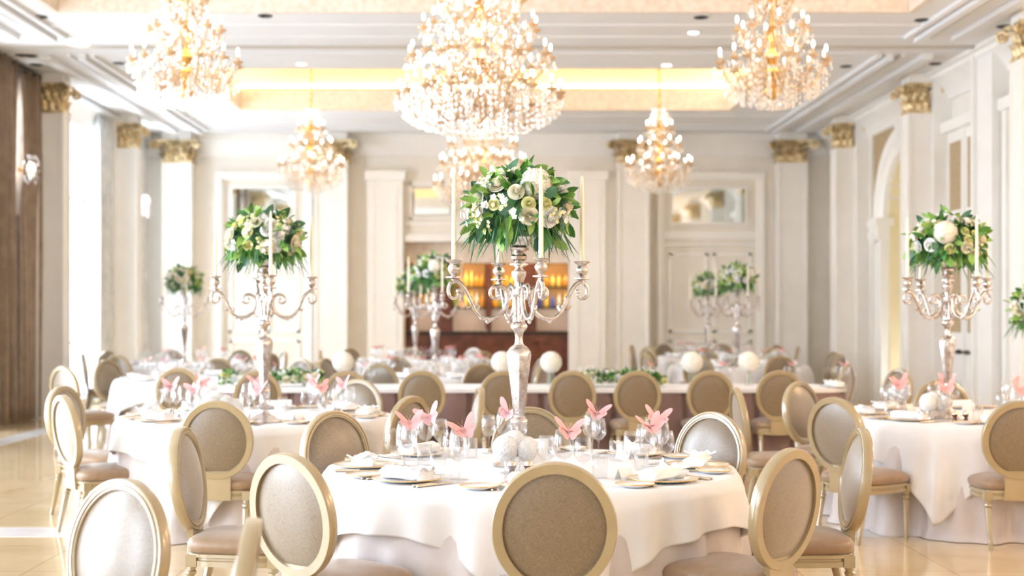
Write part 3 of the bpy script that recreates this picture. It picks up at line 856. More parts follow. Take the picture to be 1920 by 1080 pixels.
# ------------------------------------------------------------------ chair
LEAN = radians(8)
def make_chair():
    root = empty('dining_chair')
    OC = Vector((0, -.265, .705)); A, B_ = .213, .233
    T = Matrix.Translation(OC) @ Matrix.Rotation(LEAN, 4, 'X')
    # oval frame, front face (+y) carries two grooves
    prof = [(-.019, -.024), (.017, -.024), (.0205, -.018), (.0205, .014), (.016, .022), (.009, .023), (.006, .0175), (.002, .0175), (-.001, .024), (-.008, .024), (-.011, .018), (-.016, .018), (-.019, .012)]
    N = 56; q = len(prof); v = []; f = []
    for i in range(N):
        a = 2 * pi * i / N
        nx, nz = cos(a) / A, sin(a) / B_; L = hypot(nx, nz); nx /= L; nz /= L
        for (r, y) in prof: v.append((A * cos(a) + nx * r, y, B_ * sin(a) + nz * r))
    for i in range(N):
        for j in range(q): f.append((i * q + j, i * q + (j + 1) % q, ((i + 1) % N) * q + (j + 1) % q, ((i + 1) % N) * q + j))
    b = MB(); b.add(v, f, 0, T)
    fr = b.obj('backrest_frame', M['frame'], root, 40)
    for nm, s_, bulge in (('backrest_cushion', 1, .030), ('back_panel', -1, .016)):
        b = MB(); a_, b_ = A - .017, B_ - .017; v = [(0, s_ * (.012 + bulge), 0)]; f = []
        rings = 9
        for j in range(1, rings + 1):
            t = j / rings
            for i in range(40):
                an = 2 * pi * i / 40
                v.append((a_ * t * cos(an), s_ * (.008 + bulge * (1 - t ** 3.2) + .006 * (1 - t)), b_ * t * sin(an)))
        for i in range(40):
            tr_ = (0, 1 + i, 1 + (i + 1) % 40); f.append(tr_ if s_ < 0 else tr_[::-1])
        for j in range(rings - 1):
            for i in range(40):
                i2 = (i + 1) % 40; p = 1 + j * 40
                fc = (p + i, p + 40 + i, p + 40 + i2, p + i2); f.append(fc if s_ < 0 else fc[::-1])
        b.add(v, f, 0, T); b.obj(nm, M['damask'], root, 180)
    # neck panel between oval and seat rail
    b = MB()
    def neck(u, v_):
        w_ = .083 + .012 * v_ ** 3 + .006 * (1 - v_)
        return ((u - .5) * 2 * w_, 0, 0)
    vv = []; zs = (.315, .40, .46, .505)
    for k_, z in enumerate(zs):
        w_ = (.083, .080, .084, .100)[k_]; yc = -.222 - (z - .315) * .07
        vv += [(-w_, yc - .016, z), (w_, yc - .016, z), (w_, yc + .016, z), (-w_, yc + .016, z)]
    ff = [(0, 3, 2, 1), (12, 13, 14, 15)]
    for k_ in range(3):
        for i in range(4): ff.append((k_ * 4 + i, k_ * 4 + (i + 1) % 4, k_ * 4 + 4 + (i + 1) % 4, k_ * 4 + 4 + i))
    b.add(vv, ff); b.obj('back_support', M['frame'], root, 30)
    # seat outline: wider and bowed in front
    def outline(an, grow=0.0):
        c, s_ = cos(an), sin(an)
        e = .42
        x = (abs(c) ** e) * (1 if c > 0 else -1); y = (abs(s_) ** e) * (1 if s_ > 0 else -1)
        wd = .205 + .035 * (y + 1) / 2
        return (x * (wd + grow), y * (.225 + grow) + (.02 * (1 - x * x) if y > 0 else 0))
    N = 48
    b = MB(); levels = [(.315, -.012), (.318, 0), (.342, .0), (.346, -.006), (.356, -.006), (.360, .003), (.375, .003), (.380, -.006)]
    v = []; f = []
    for (z, g) in levels:
        for i in range(N):
            x, y = outline(2 * pi * i / N, g); v.append((x, y, z))
    for j in range(len(levels) - 1):
        for i in range(N): f.append((j * N + i, j * N + (i + 1) % N, (j + 1) * N + (i + 1) % N, (j + 1) * N + i))
    f.append(tuple(range(N - 1, -1, -1))); f.append(tuple((len(levels) - 1) * N + i for i in range(N)))
    b.add(v, f); b.obj('seat_rail', M['frame'], root, 35)
    b = MB(); levels = [(.376, -.012), (.385, .004), (.40, .010), (.42, .011), (.437, .002), (.450, -.02), (.460, -.055), (.467, -.10), (.470, -.16)]
    v = []; f = []
    for (z, g) in levels:
        for i in range(N):
            x, y = outline(2 * pi * i / N, g); v.append((x, y, z))
    for j in range(len(levels) - 1):
        for i in range(N): f.append((j * N + i, j * N + (i + 1) % N, (j + 1) * N + (i + 1) % N, (j + 1) * N + i))
    f.append(tuple(range(N - 1, -1, -1))); f.append(tuple((len(levels) - 1) * N + i for i in range(N)))
    b.add(v, f); b.obj('seat_cushion', M['seat'], root, 180)
    for (x, y, back) in ((-.200, .20, 0), (.200, .20, 0), (-.175, -.195, 1), (.175, -.195, 1)):
        b = MB()
        b.box(x - .026, x + .026, y - .026, y + .026, .315, .372)
        prof = [(.012, 0), (.016, .012), (.013, .035), (.017, .045), (.015, .055), (.016, .07), (.022, .23), (.024, .262), (.018, .268), (.026, .278), (.026, .29), (.018, .296), (.022, .315)]
        Mx = Matrix.Translation((x, y, 0))
        if back:
            S_ = Matrix.Identity(4); S_[1][2] = .22; Mx = Matrix.Translation((x, y - .07, 0)) @ S_
        b.lathe(prof, 14, 0, Mx, lobes=7, amp=.03)
        b.obj('leg', M['frame'], root, 40)
    return root
chair0 = make_chair()
def chair(ox, oy, face, label, group=None):
    """ox,oy: where the oval back stands; face: direction the sitter looks, degrees from +x"""
    a = radians(face)
    return put(chair0, (ox + .265 * cos(a), oy + .265 * sin(a), 0), a - pi / 2, label, 'chair', group)
def toward(x, y, tx, ty): return math.degrees(atan2(ty - y, tx - x))

# ------------------------------------------------------------------ tables
TABLES = {  # name: (x, y, overlay corner direction, words)
    'centre': (.20, 6.68, -85, 'the central round table'),
    'left': (-1.70, 10.1, -190, 'the round table on the left'),
    'right': (3.55, 10.1, -122, 'the round table on the right'),
    'grey': (-3.30, 15.95, -60, 'the round table left of the long table'),
    'window': (-4.45, 20.2, -100, 'the far left table by the windows'),
    'mid': (-.66, 16.75, -70, 'the table just behind the long table'),
    'bar': (-1.18, 21.6, -110, 'the round table nearest the bar'),
    'farright': (3.60, 20.0, -95, 'the far right round table'),
    'rear': (3.95, 24.4, -80, 'the rearmost table at right'),
}
R = .975
def cloth_mesh(phase, overlay, seed):
    rr = random.Random(seed); ph = [rr.uniform(0, 6.28) for _ in range(6)]
    N = 220; rings_top = 5; rows = 22 if overlay else 26
    b = MB(); v = []; f = []
    zt = .764 if overlay else .752
    Rr = R + (.006 if overlay else 0)
    for j in range(rings_top):
        r = Rr * (j + 1) / rings_top * .985
        for i in range(N): v.append((r * cos(2 * pi * i / N), r * sin(2 * pi * i / N), zt))
    for k_ in range(rows + 1):
        t = k_ / rows
        for i in range(N):
            a = 2 * pi * i / N
            if overlay:
                L = 1.17
                aa = a - radians(phase)       # a corner of the square cloth points along phase
                e = L / max(abs(cos(aa - pi / 4)), abs(sin(aa - pi / 4)))
                drop = max(.14, e - Rr)
                drop = min(drop, .655) * (1 - .03 * sin(9 * a + ph[0]))
                fold = .030 * sin(7 * a + ph[1]) + .040 * (max(0, sin(13 * a + ph[2])) ** 3 - .3) + .035 * (max(0, sin(9 * a + ph[4])) ** 5 - .2) + .018 * sin(27 * a + ph[3]) * (.4 + .6 * sin(5 * a + ph[0]) ** 2)
                corner = max(0, cos(4 * (aa - 0) / 1)) ** 2
                dz = drop * t
                out = (.035 + .10 * dz) * min(1, t * 5) ** .5 + fold * min(1.3, dz * 3.0 + .1) + corner * dz * .10 * sin(3 * (aa % (pi / 2) - pi / 4))
            else:
                drop = .748
                fold = .040 * sin(12 * a + ph[1]) + .032 * sin(19 * a + ph[2]) + .018 * sin(31 * a + ph[3])
                dz = drop * t
                out = .012 * min(1, t * 6) + .055 * t + fold * min(1, t * 1.25) ** 1.1
                if t > .93: out += .03 * (t - .93) / .07
            ra = Rr + out
            zz = zt - dz - (0.006 if t > 0 else 0)
            v.append((ra * cos(a), ra * sin(a), max(.004, zz)))
    tot = rings_top + rows + 1
    v.append((0, 0, zt)); c = len(v) - 1
    for i in range(N): f.append((c, i, (i + 1) % N))
    for j in range(tot - 1):
        for i in range(N): f.append((j * N + i, (j + 1) * N + i, (j + 1) * N + (i + 1) % N, j * N + (i + 1) % N))
    b.add(v, f)
    return b
topm = MB(); topm.lathe([(R - .01, .715), (R, .72), (R, .742), (R - .01, .745)], 64); topme = topm.mesh('tabletop', M['darkwood'], 40)
pedm = MB(); pedm.lathe([(.32, 0), (.32, .03), (.06, .08), (.05, .65), (.2, .715)], 24); pedme = pedm.mesh('pedestal', M['darkwood'], 40)
for i, (nm, (x, y, cor, words_)) in enumerate(TABLES.items()):
    t = empty('round_table', (x, y, 0))
    mobj('tabletop', topme, t); mobj('pedestal', pedme, t)
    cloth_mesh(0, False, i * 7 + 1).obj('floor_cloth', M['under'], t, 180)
    desc = {'centre': 'large round table in the centre foreground, dressed to the floor in pale linen', 'left': 'round table at left, in front of the long table, in floor-length pale linen',
            'right': 'round table at right, in front of the exit door, in floor-length pale linen', 'grey': 'round table left of the long table, dressed to the floor in greyish linen',
            'window': 'far left round table near the windows, dressed in pale linen', 'mid': 'round table just behind the middle of the long table', 'bar': 'round table standing closest to the bar',
            'farright': 'round table at far right, in front of the right-hand back door', 'rear': 'rearmost round table, close to the back wall at right'}[nm]
    tag(t, desc, 'table', 'round dining tables')
    o = cloth_mesh(cor, True, i * 5 + 2).obj('tablecloth', M['linen'], None, 180, (x, y, 0))
    md = o.modifiers.new('cloth', 'SOLIDIFY'); md.thickness = .003
    tag(o, 'white square overlay cloth draped on ' + words_, 'tablecloth', 'white overlay cloths')

# long head table with rounded ends
HX0, HX1, HY0, HY1 = -2.78, 3.66, 14.0, 14.9
def outline_pts(x0, x1, y0, y1, r, step):
    pts = []
    def arc(cx, cy, a0):
        n_ = 10
        for i in range(n_): 
            a = a0 + pi / 2 * i / n_; pts.append((cx + r * cos(a), cy + r * sin(a), cos(a), sin(a)))
    def line(xa, ya, xb, yb, nx, ny):
        L = hypot(xb - xa, yb - ya); n_ = int(L / step)
        for i in range(n_): pts.append((xa + (xb - xa) * i / n_, ya + (yb - ya) * i / n_, nx, ny))
    line(x0 + r, y0, x1 - r, y0, 0, -1); arc(x1 - r, y0 + r, -pi / 2); line(x1, y0 + r, x1, y1 - r, 1, 0); arc(x1 - r, y1 - r, 0)
    line(x1 - r, y1, x0 + r, y1, 0, 1); arc(x0 + r, y1 - r, pi / 2); line(x0, y1 - r, x0, y0 + r, -1, 0); arc(x0 + r, y0 + r, pi)
    return pts
ht = empty('long_table', (0, 0, 0))
tag(ht, 'long top table with a pleated mauve-brown skirt, across the middle of the room', 'table')
pts = outline_pts(HX0, HX1, HY0, HY1, .40, .0225)
b = MB(); n_ = len(pts)
vv = [(x, y, .70) for (x, y, a, c) in pts] + [(x, y, .74) for (x, y, a, c) in pts]
b.add(vv, [(i, (i + 1) % n_, n_ + (i + 1) % n_, n_ + i) for i in range(n_)] + [tuple(range(n_ - 1, -1, -1)), tuple(range(n_, 2 * n_))])
b.obj('tabletop', M['darkwood'], ht, 0)
b = MB(); vv = []; ff = []; rows = 5
for j in range(rows + 1):
    t = j / rows
    for i, (x, y, nx, ny) in enumerate(pts):
        s_ = (i % 16) / 16
        pleat = -.07 if s_ < .13 else .0 + .030 * sin(s_ * pi)
        o_ = .012 + pleat * (.35 + .65 * t) + .03 * t + .006 * sin(i * .37) * t
        vv.append((x + nx * o_, y + ny * o_, .745 - .74 * t))
for j in range(rows):
    for i in range(n_): ff.append((j * n_ + i, (j + 1) * n_ + i, (j + 1) * n_ + (i + 1) % n_, j * n_ + (i + 1) % n_))
b.add(vv, ff); sk = b.obj('table_skirt', M['skirt'], ht, 30)
b = MB(); vv = []; 
for (o_, z) in ((-.3, .757), (0, .757), (.028, .752), (.034, .735), (.036, .712)):
    for (x, y, nx, ny) in pts: vv.append((x + nx * o_ * (1 if o_ > -.2 else .5), y + ny * o_ * (1 if o_ > -.2 else .5), z))
ff = [tuple(range(n_))] + [(j * n_ + i, (j + 1) * n_ + i, (j + 1) * n_ + (i + 1) % n_, j * n_ + (i + 1) % n_) for j in range(4) for i in range(n_)]
b.add(vv, ff); o = b.obj('tablecloth', M['linen'], None, 40)
tag(o, 'narrow white cloth covering the top of the long skirted table', 'tablecloth')

# ------------------------------------------------------------------ chairs, each where the photograph has it
cx, cy = TABLES['centre'][:2]
G1 = 'chairs round the central table'
chair(.24, 5.15, 90, 'champagne oval-back chair seen from behind, nearest the camera at the central table', G1)
chair(-.78, 5.50, toward(-.78, 5.5, cx, cy), 'oval-back chair in the left foreground, back turned, left of the nearest chair', G1)
chair(-1.46, 6.72, -4, 'oval-back chair at the left side of the central table, seen nearly edge-on', G1)
chair(-.87, 7.85, toward(-.87, 7.85, cx, cy), 'oval-back chair behind the left rim of the central table, facing the camera', G1)
chair(.24, 8.15, -90, 'oval-back chair directly behind the central table, crossed by the silver candelabrum stem', G1)
chair(1.23, 7.75, toward(1.23, 7.75, cx, cy), 'white-lit oval-back chair behind the right rim of the central table', G1)
chair(1.76, 6.68, 178, 'oval-back chair at the right side of the central table, edge-on, seat to the left', G1)
chair(1.21, 5.68, toward(1.21, 5.68, cx, cy), 'large tan oval-back chair in the right foreground, turned towards the central table', G1)
G2 = 'chairs round the left table'
cx, cy = TABLES['left'][:2]
chair(-1.73, 8.80, 88, 'tan oval-back chair seen from behind at the front of the left round table', G2)
chair(-.55, 9.32, toward(-.55, 9.32, cx, cy), 'tan oval-back chair at the near right of the left round table', G2)
chair(-.10, 10.4, 186, 'pale narrow-looking chair edge-on at the right side of the left round table', G2)
chair(-1.12, 11.7, toward(-1.12, 11.7, cx, cy), 'white-rimmed oval-back chair behind the right rim of the left round table', G2)
chair(-3.24, 10.6, toward(-3.24, 10.6, cx, cy), 'oval-back chair at left, mostly hidden behind a pale bluish chair', G2)
chair(-2.87, 9.42, toward(-2.87, 9.42, cx, cy) + 6, 'pale bluish oval-back chair at the near left of the left round table', G2)
G3 = 'chairs round the right table'
cx, cy = TABLES['right'][:2]
chair(3.36, 8.80, 85, 'tan oval-back chair at the right edge of the picture, back turned', G3)
chair(2.30, 9.18, toward(2.30, 9.18, cx, cy), 'grey-tan oval-back chair at the near left of the right round table', G3)
chair(1.87, 10.36, 2, 'thin-looking edge-on chair at the left side of the right round table', G3)
chair(2.53, 11.24, toward(2.53, 11.24, cx, cy), 'oval-back chair behind the left rim of the right round table, facing right', G3)
chair(3.80, 11.65, -96, 'oval-back chair behind the right round table, half hidden by flowers and glasses', G3)
G4 = 'chairs in front of the long table'
for i, px in enumerate((483, 650, 791, 943, 1073, 1195, 1332, 1462)):
    d = 13.5 + (.1 if i == 7 else 0)
    chair(P(px, d), d, 90 + (8 if i == 0 else random.uniform(-3, 3)), 'tan chair, %s from the left in the row with backs turned before the long table' % ORD[i], G4)
G5 = 'chairs of a table out of view at lower left'
chair(-1.23, 4.58, 235, 'white-lit oval-back chair cut off by the bottom edge at lower left', G5)
chair(-.665, 3.70, 187, 'chair sliver seen edge-on at the bottom edge, right of the white-lit chair', G5)
cx, cy = TABLES['grey'][:2]
chair(-3.2, 14.25, toward(-3.2, 14.25, cx, cy), 'tan chair, back turned, in front of the round table left of the long table')
chair(-4.50, 14.7, toward(-4.5, 14.7, cx, cy) + 8, 'pale thin-looking chair against the bright window at left')
chair(-4.62, 16.8, toward(-4.62, 16.8, cx, cy), 'brown oval-back chair at the left side, lit orange, before the bright window')
chair(-3.4, 17.35, -86, 'tan chair behind the round table left of the long table')
chair(-2.35, 17.2, toward(-2.35, 17.2, cx, cy), 'grey chair behind the right rim of the round table left of the long table')
SIDE = {0: 'right side', 1: 'far right side', 2: 'far side', 3: 'far left side', 4: 'left side', 5: 'near left side', 6: 'near side', 7: 'near right side'}
for nm, ph, skip in (('window', 20, (6,)), ('mid', 22, ()), ('bar', 5, (6,)), ('farright', 12, ()), ('rear', 30, ())):
    cx, cy, _, words_ = TABLES[nm]
    for k in range(8):
        a = k * 45 + ph
        if k in skip: continue
        rr_ = 1.42 + random.uniform(-.04, .08)
        x, y = cx + rr_ * cos(radians(a)), cy + rr_ * sin(radians(a))
        if nm == 'mid' and y < 15.45: y = 15.5
        if x < -6.3: continue
        chair(x, y, a + 180, 'distant oval-back chair at the %s of %s' % (SIDE[k], words_))
chair(3.95, 15.4, 145, 'pale oval-back chair standing just beyond the right end of the long table')
chair(4.14, 14.1, 200, 'dark-looking chair edge-on at right, beyond the right round table')

# ------------------------------------------------------------------ candelabra
def make_candelabrum():
    """origin on the table top; silver, four scrolled arms, trumpet cup for flowers"""
    root = empty('candelabrum')
    b = MB()
    b.lathe([(.125, 0), (.128, .008), (.115, .018), (.085, .026), (.075, .04), (.045, .055), (.025, .075), (.022, .085)], 28)
    b.obj('base', M['silver'], root)
    b = MB()
    prof = [(.020, .08), (.034, .10), (.036, .115), (.018, .135), (.014, .155), (.018, .175), (.024, .182), (.041, .205), (.044, .215), (.041, .226), (.026, .238), (.026, .245)]
    b.lathe(prof, 24)
    b.lathe([(.024, .243), (.028, .26), (.036, .34), (.050, .46), (.060, .535), (.059, .555), (.046, .575), (.026, .590)], 8)      # faceted vase section
    b.lathe([(.026, .588), (.020, .60), (.018, .625), (.024, .650), (.040, .668), (.042, .680), (.036, .695), (.028, .702)], 24)
    b.lathe([(.027, .70), (.028, .715), (.028, .815), (.032, .825), (.026, .835)], 24, 0, None, 12, .08)       # fluted drum
    b.lathe([(.026, .832), (.030, .85), (.020, .875), (.024, .90), (.036, .93), (.036, .945), (.022, .955), (.018, .965), (.034, .972), (.046, .977), (.046, .983), (.022, .988), (.020, .995), (.036, 1.005), (.040, 1.02), (.030, 1.035), (.024, 1.040), (.045, 1.050), (.050, 1.06), (.046, 1.062)], 24)
    b.obj('stem', M['silver'], root)
    b = MB(); b.lathe([(.03, 1.055), (.055, 1.08), (.082, 1.115), (.085, 1.117), (.072, 1.110), (.03, 1.07)], 24); b.obj('flower_cup', M['silver'], root)
    # arm in the XZ plane
    am = MB(); pts = []
    def bez(p0, p1, p2, p3, n, first=True):
        o = []
        for i in range(0 if first else 1, n + 1):
            t = i / n; u = 1 - t
            o.append(tuple(u ** 3 * p0[k] + 3 * u * u * t * p1[k] + 3 * u * t * t * p2[k] + t ** 3 * p3[k] for k in range(3)))
        return o
    # inner scroll curling above, then down and out, rising to the socket
    sc = []
    for i in range(16):
        a = -0.3 + i / 15 * 2.6 * pi * .72
        r = .016 + .020 * i / 15
        sc.append((.110 + r * cos(a + .8), 0, .915 + r * sin(a + .8)))
    A1 = sc[-1]
    main = bez((.112, 0, .874), (.045, 0, .880), (.045, 0, .785), (.085, 0, .745), 10) + bez((.085, 0, .745), (.125, 0, .708), (.18, 0, .702), (.215, 0, .745), 8, False) + bez((.215, 0, .745), (.248, 0, .790), (.268, 0, .890), (.326, 0, .902), 9, False)
    curl = []
    for i in range(14):
        a = 1.9 - i / 13 * 4.9
        r = .040 - .020 * max(0, i - 7) / 6
        curl.append((.322 + r * cos(a) * .85, 0, .862 + (r * 1.15) * sin(a) - .010))
    inn = []
    for i in range(15):
        a = pi * .55 - i / 14 * 1.75 * pi
        r = .038 - .026 * i / 14
        inn.append((.117 + r * cos(a), 0, .836 + r * sin(a)))
    am.tube(main, [.011] * 4 + [.013] * 12 + [.011] * (len(main) - 16), 7)
    am.tube(curl, [.011 - .0003 * i for i in range(14)], 7)
    am.tube(inn, [.010 - .00025 * i for i in range(15)], 7)
    am.ball(curl[-1], .013, None, None, 8, 6); am.ball(inn[-1], .012, None, None, 8, 6)
    am.tube([(.02, 0, .80), (.03, 0, .745), (.05, 0, .72), (.072, 0, .76)], .010, 6); am.tube([(.02, 0, .86), (.045, 0, .885), (.062, 0, .85)], .009, 6)
    for (x, z, s_) in ((.232, .775, .014), (.248, .815, .013), (.15, .712, .015), (.19, .72, .012), (.16, .700, .010)): am.ball((x, 0, z), s_, .010, s_, 7, 5)
    am.tube([(.215, 0, .75), (.200, 0, .775), (.212, 0, .79)], [.009, .006, .003], 5); am.tube([(.235, 0, .775), (.262, 0, .765), (.272, 0, .78)], [.009, .006, .003], 5)
    ame = am.mesh('arm', M['silver'], 60)
    so = MB(); so.lathe([(.010, .885), (.012, .905), (.040, .912), (.040, .917), (.014, .921), (.012, .925), (.022, .935), (.030, .952), (.030, .962), (.021, .978), (.024, .985), (.038, .992), (.040, .998), (.018, .999)], 18, 0, Matrix.Translation((.328, 0, 0)))
    sme = so.mesh('candle_socket', M['silver'], 45)
    for k in range(4):
        a = radians(17 + 90 * k)
        o = mobj('arm', ame, root, None, a); mobj('candle_socket', sme, o)
    return root
cand0 = make_candelabrum()
cm = MB(); cm.lathe([(.0115, 0), (.0115, .05), (.0095, .34), (.007, .41), (.003, .425)], 12)
wm = MB(); wm.lathe([(.0014, .42), (.0012, .437)], 5)
candle0 = empty('taper_candle'); cm.obj('wax', M['candle'], candle0, 60); wm.obj('wick', M['wick'], candle0, 0)

# ------------------------------------------------------------------ flowers
def leaf_blade(b, M_, L, W, fold=.25, curl=.3, mi=0, n=5):
    v = []; f = []
    for i in range(n + 1):
        t = i / n; wd = W * sin(pi * min(1, t * .93 + .04)) ** .8
        z = -curl * L * t * t
        v += [(t * L, -wd, z + fold * wd), (t * L, 0, z), (t * L, wd, z + fold * wd)]
    for i in range(n):
        for k_ in (0, 1): f.append((i * 3 + k_, i * 3 + 3 + k_, i * 3 + 4 + k_, i * 3 + 1 + k_))
    b.add(v, f, mi, M_)
def dirM(d, roll, pos):
    d = Vector(d).normalized()
    q = d.to_track_quat('X', 'Z')
    return Matrix.Translation(pos) @ q.to_matrix().to_4x4() @ Matrix.Rotation(roll, 4, 'X')
def rose_mesh(m, r=.036, seed=0):
    rr = random.Random(seed); b = MB()
    for ring, (rad, hgt, cnt, open_) in enumerate(((.22, .92, 3, -.1), (.36, .92, 4, -.05), (.50, .88, 4, .02), (.66, .80, 5, .10), (.82, .68, 5, .25), (.98, .50, 6, .45), (1.08, .34, 6, .62))):
        for k in range(cnt):
            a0 = 2 * pi * (k + .4 * ring) / cnt + rr.uniform(-.15, .15); span = 2 * pi / cnt * .78
            def pet(u, v_, a0=a0, span=span, rad=rad, hgt=hgt, open_=open_):
                a = a0 + (u - .5) * 2 * span * (.45 + .55 * sin(pi * min(1, v_ * .8 + .15)))
                rr_ = rad * (.25 + .75 * sin(v_ * pi * .55)) + open_ * .35 * v_ ** 3
                z = hgt * v_ * (1 - .12 * (2 * u - 1) ** 2 * v_) - open_ * .25 * v_ ** 3
                return (z * r * 1.15, rr_ * cos(a) * r, rr_ * sin(a) * r)
            b.grid(pet, 5, 5)
    b.ball((.55 * r, 0, 0), r * .5, r * .20, r * .20, 8, 6)
    return b.mesh('rose', m, 180)
def sph(rr, lo=-1, hi=1):
    z = rr.uniform(lo, hi); a = rr.uniform(0, 2 * pi); q = sqrt(1 - z * z)
    return Vector((q * cos(a), q * sin(a), z))
def hydrangea_mesh(m, r=.080, n=210, seed=0):
    rr = random.Random(seed); b = MB()
    b.ball((0, 0, 0), r * .93, None, None, 18, 12)
    for i in range(n):
        z = 1 - 2 * (i + .5) / n; a = i * 2.39996; q = sqrt(1 - z * z)
        d = Vector((q * cos(a), q * sin(a), z))
        Mx = dirM(d + sph(rr) * .10, rr.uniform(0, 6), d * (r * rr.uniform(.96, 1.0)))
        s_ = r * .15
        v = [(-.1 * s_, 0, 0)]; f = []
        for p in range(4):
            c_ = p * pi / 2
            v += [(.12 * s_, s_ * .8 * cos(c_ - .6), s_ * .8 * sin(c_ - .6)), (.10 * s_, s_ * 1.25 * cos(c_ - .28), s_ * 1.25 * sin(c_ - .28)), (.10 * s_, s_ * 1.25 * cos(c_ + .28), s_ * 1.25 * sin(c_ + .28)), (.12 * s_, s_ * .8 * cos(c_ + .6), s_ * .8 * sin(c_ + .6))]
            f.append((0, 1 + p * 4, 2 + p * 4, 3 + p * 4, 4 + p * 4))
        b.add(v, f, 0, Mx)
    return b.mesh('hydrangea', m, 0)
def blossom_mesh(m, seed=0, r=.016, n=7):
    rr = random.Random(seed); b = MB()
    for i in range(n):
        p = Vector((rr.uniform(0, .03), rr.uniform(-.03, .03), rr.uniform(-.03, .03)))
        for k in range(5):
            a = k * 2 * pi / 5; 
            Mx = Matrix.Translation(p) @ Matrix.Rotation(a, 4, 'X')
            b.add([(0, 0, 0), (.003, -r * .4, r * .6), (.004, 0, r), (.003, r * .4, r * .6)], [(0, 1, 2, 3)], 0, Mx)
    return b.mesh('small_blossom', m, 0)
ROSES = [rose_mesh(M['rose'], .038, 1), rose_mesh(M['rosew'], .036, 2), rose_mesh(M['rosey'], .028, 3)]
HYD = hydrangea_mesh(M['hyd'], .074); BLO = blossom_mesh(M['rosew'], 4); BLY = blossom_mesh(M['rosey'], 5, .012)
GREENS = [M['leaf1'], M['leaf2'], M['leaf3']]
def arrangement(seed, hyds, RX=.255, RZ=.19):
    """origin at the bottom of the stems (inside the cup); ball centre .23 above"""
    rr = random.Random(seed); root = empty('flower_arrangement'); C = Vector((0, 0, .175))
    b = MB(); b.ball(C, RX * .78, RX * .78, RZ * .80, 16, 10, 2)
    b.tube([(0, 0, 0), (0, 0, .1)], .03, 8, 2)
    for i in range(430):
        d = sph(rr, -.75, 1); p = C + Vector((d.x * RX, d.y * RX, d.z * RZ)) * rr.uniform(.60, .95)
        dd = d + sph(rr) * .75; 
        if d.z < -.1: dd.z -= .7
        mi = rr.choice((0, 1, 1, 2))
        if rr.random() < (.45 if d.z > -.2 else .6): leaf_blade(b, dirM(dd, rr.uniform(-1.5, 1.5), p), rr.uniform(.07, .115), rr.uniform(.018, .029), .25, .2, mi)
        else: leaf_blade(b, dirM(dd, rr.uniform(-1.5, 1.5), p), rr.uniform(.05, .085), rr.uniform(.008, .014), .2, .15, mi, 3)
    b.obj('foliage', GREENS, root, 180)['kind'] = 'stuff'
    b = MB()
    for i in range(150):               # feathery greens hanging from the rim
        a = rr.uniform(0, 2 * pi); q = RX * rr.uniform(.55, .95); p = Vector((q * cos(a), q * sin(a), .175 - RZ * rr.uniform(.2, .65)))
        L = rr.uniform(.06, .20); d = Vector((cos(a) * .35, sin(a) * .35, -1)) + sph(rr) * .35
        leaf_blade(b, dirM(d, rr.uniform(-2, 2), p), L, rr.uniform(.0015, .0045), .1, -.15 * rr.random(), rr.choice((0, 2, 2)), 4)
    b.obj('trailing_greens', GREENS, root, 180)['kind'] = 'stuff'
    taken = []
    def setin(me, d, k, nm=None, sc=1):
        o = mobj(nm or me.name, me, root)
        o.matrix_local = dirM(d, rr.uniform(0, 6), C + Vector((d.x * RX, d.y * RX, d.z * RZ)) * k) @ Matrix.Scale(sc, 4)
        taken.append(d.normalized())
    for h in hyds: setin(HYD, Vector(h[:3]).normalized(), .88, 'hydrangea', h[3] if len(h) > 3 else 1)
    cnt = 0; tries = 0
    while cnt < 44 and tries < 1500:
        tries += 1; d = sph(rr, -.5, .98)
        if min((d - t).length for t in taken) < (.33 if cnt < 26 else .24): continue
        if min((d - Vector(h[:3]).normalized()).length for h in hyds) < .52: continue
        kind = 0 if cnt % 3 == 0 else (1 if cnt % 3 == 1 else 2)
        setin(ROSES[kind], d, .90, 'rose', rr.uniform(.85, 1.2)); cnt += 1
    for i in range(22):
        d = sph(rr, -.55, .98)
        setin(BLO if i % 3 else BLY, d, 1.0, 'small_blossom')
    return root
ARR = [arrangement(21, ((.30, -.62, .55, 1.05),)), arrangement(22, ((-.1, .9, .3),)), arrangement(23, ((-.35, -.85, .35, 1.1), (.9, .3, .1)))]
def place_arr(k, x, y, z, rz, label, scale=1): put(ARR[k], (x, y, z), rz, label, 'flower arrangement', None, scale)

CANDL = [ # x, y, arrangement, rot, words
    (P(973, 6.75), 6.75, 0, 0, 'on the central table'),
    (P(495, 9.5), 9.5, 1, .6, 'on the left round table'),
    (P(1777, 9.85), 9.85, 2, 0, 'on the right round table'),
    (P(346, 20.6), 20.6, 1, 2.0, 'on the far left table'),
    (P(816, 16.6), 16.6, 2, .4, 'just behind the long table, before the bar'),
    (P(779, 21.4), 21.4, 1, 3.0, 'on the table nearest the bar'),
    (P(1382, 19.7), 19.7, 2, 1.2, 'on the far right table, the larger of two'),
    (P(1327, 24.2), 24.2, 0, 2.1, 'on the rearmost right table, the smaller of two'),
]
for i, (x, y, k, rz, wd) in enumerate(CANDL):
    put(cand0, (x, y, .764), 0, 'tall silver four-armed candelabrum ' + wd, 'candelabrum', 'silver candelabra')
    place_arr(k, x, y, .764 + 1.075, rz, 'white flower ball topping the candelabrum ' + wd)
    for q, wq in enumerate(('right', 'rear', 'left', 'front')):
        a = radians(17 + 90 * q)
        put(candle0, (x + .328 * cos(a), y + .328 * sin(a), .764 + .998), 0, 'ivory taper candle in the %s arm of the candelabrum %s' % (wq, wd.split(',')[0]), 'candle', 'ivory taper candles')

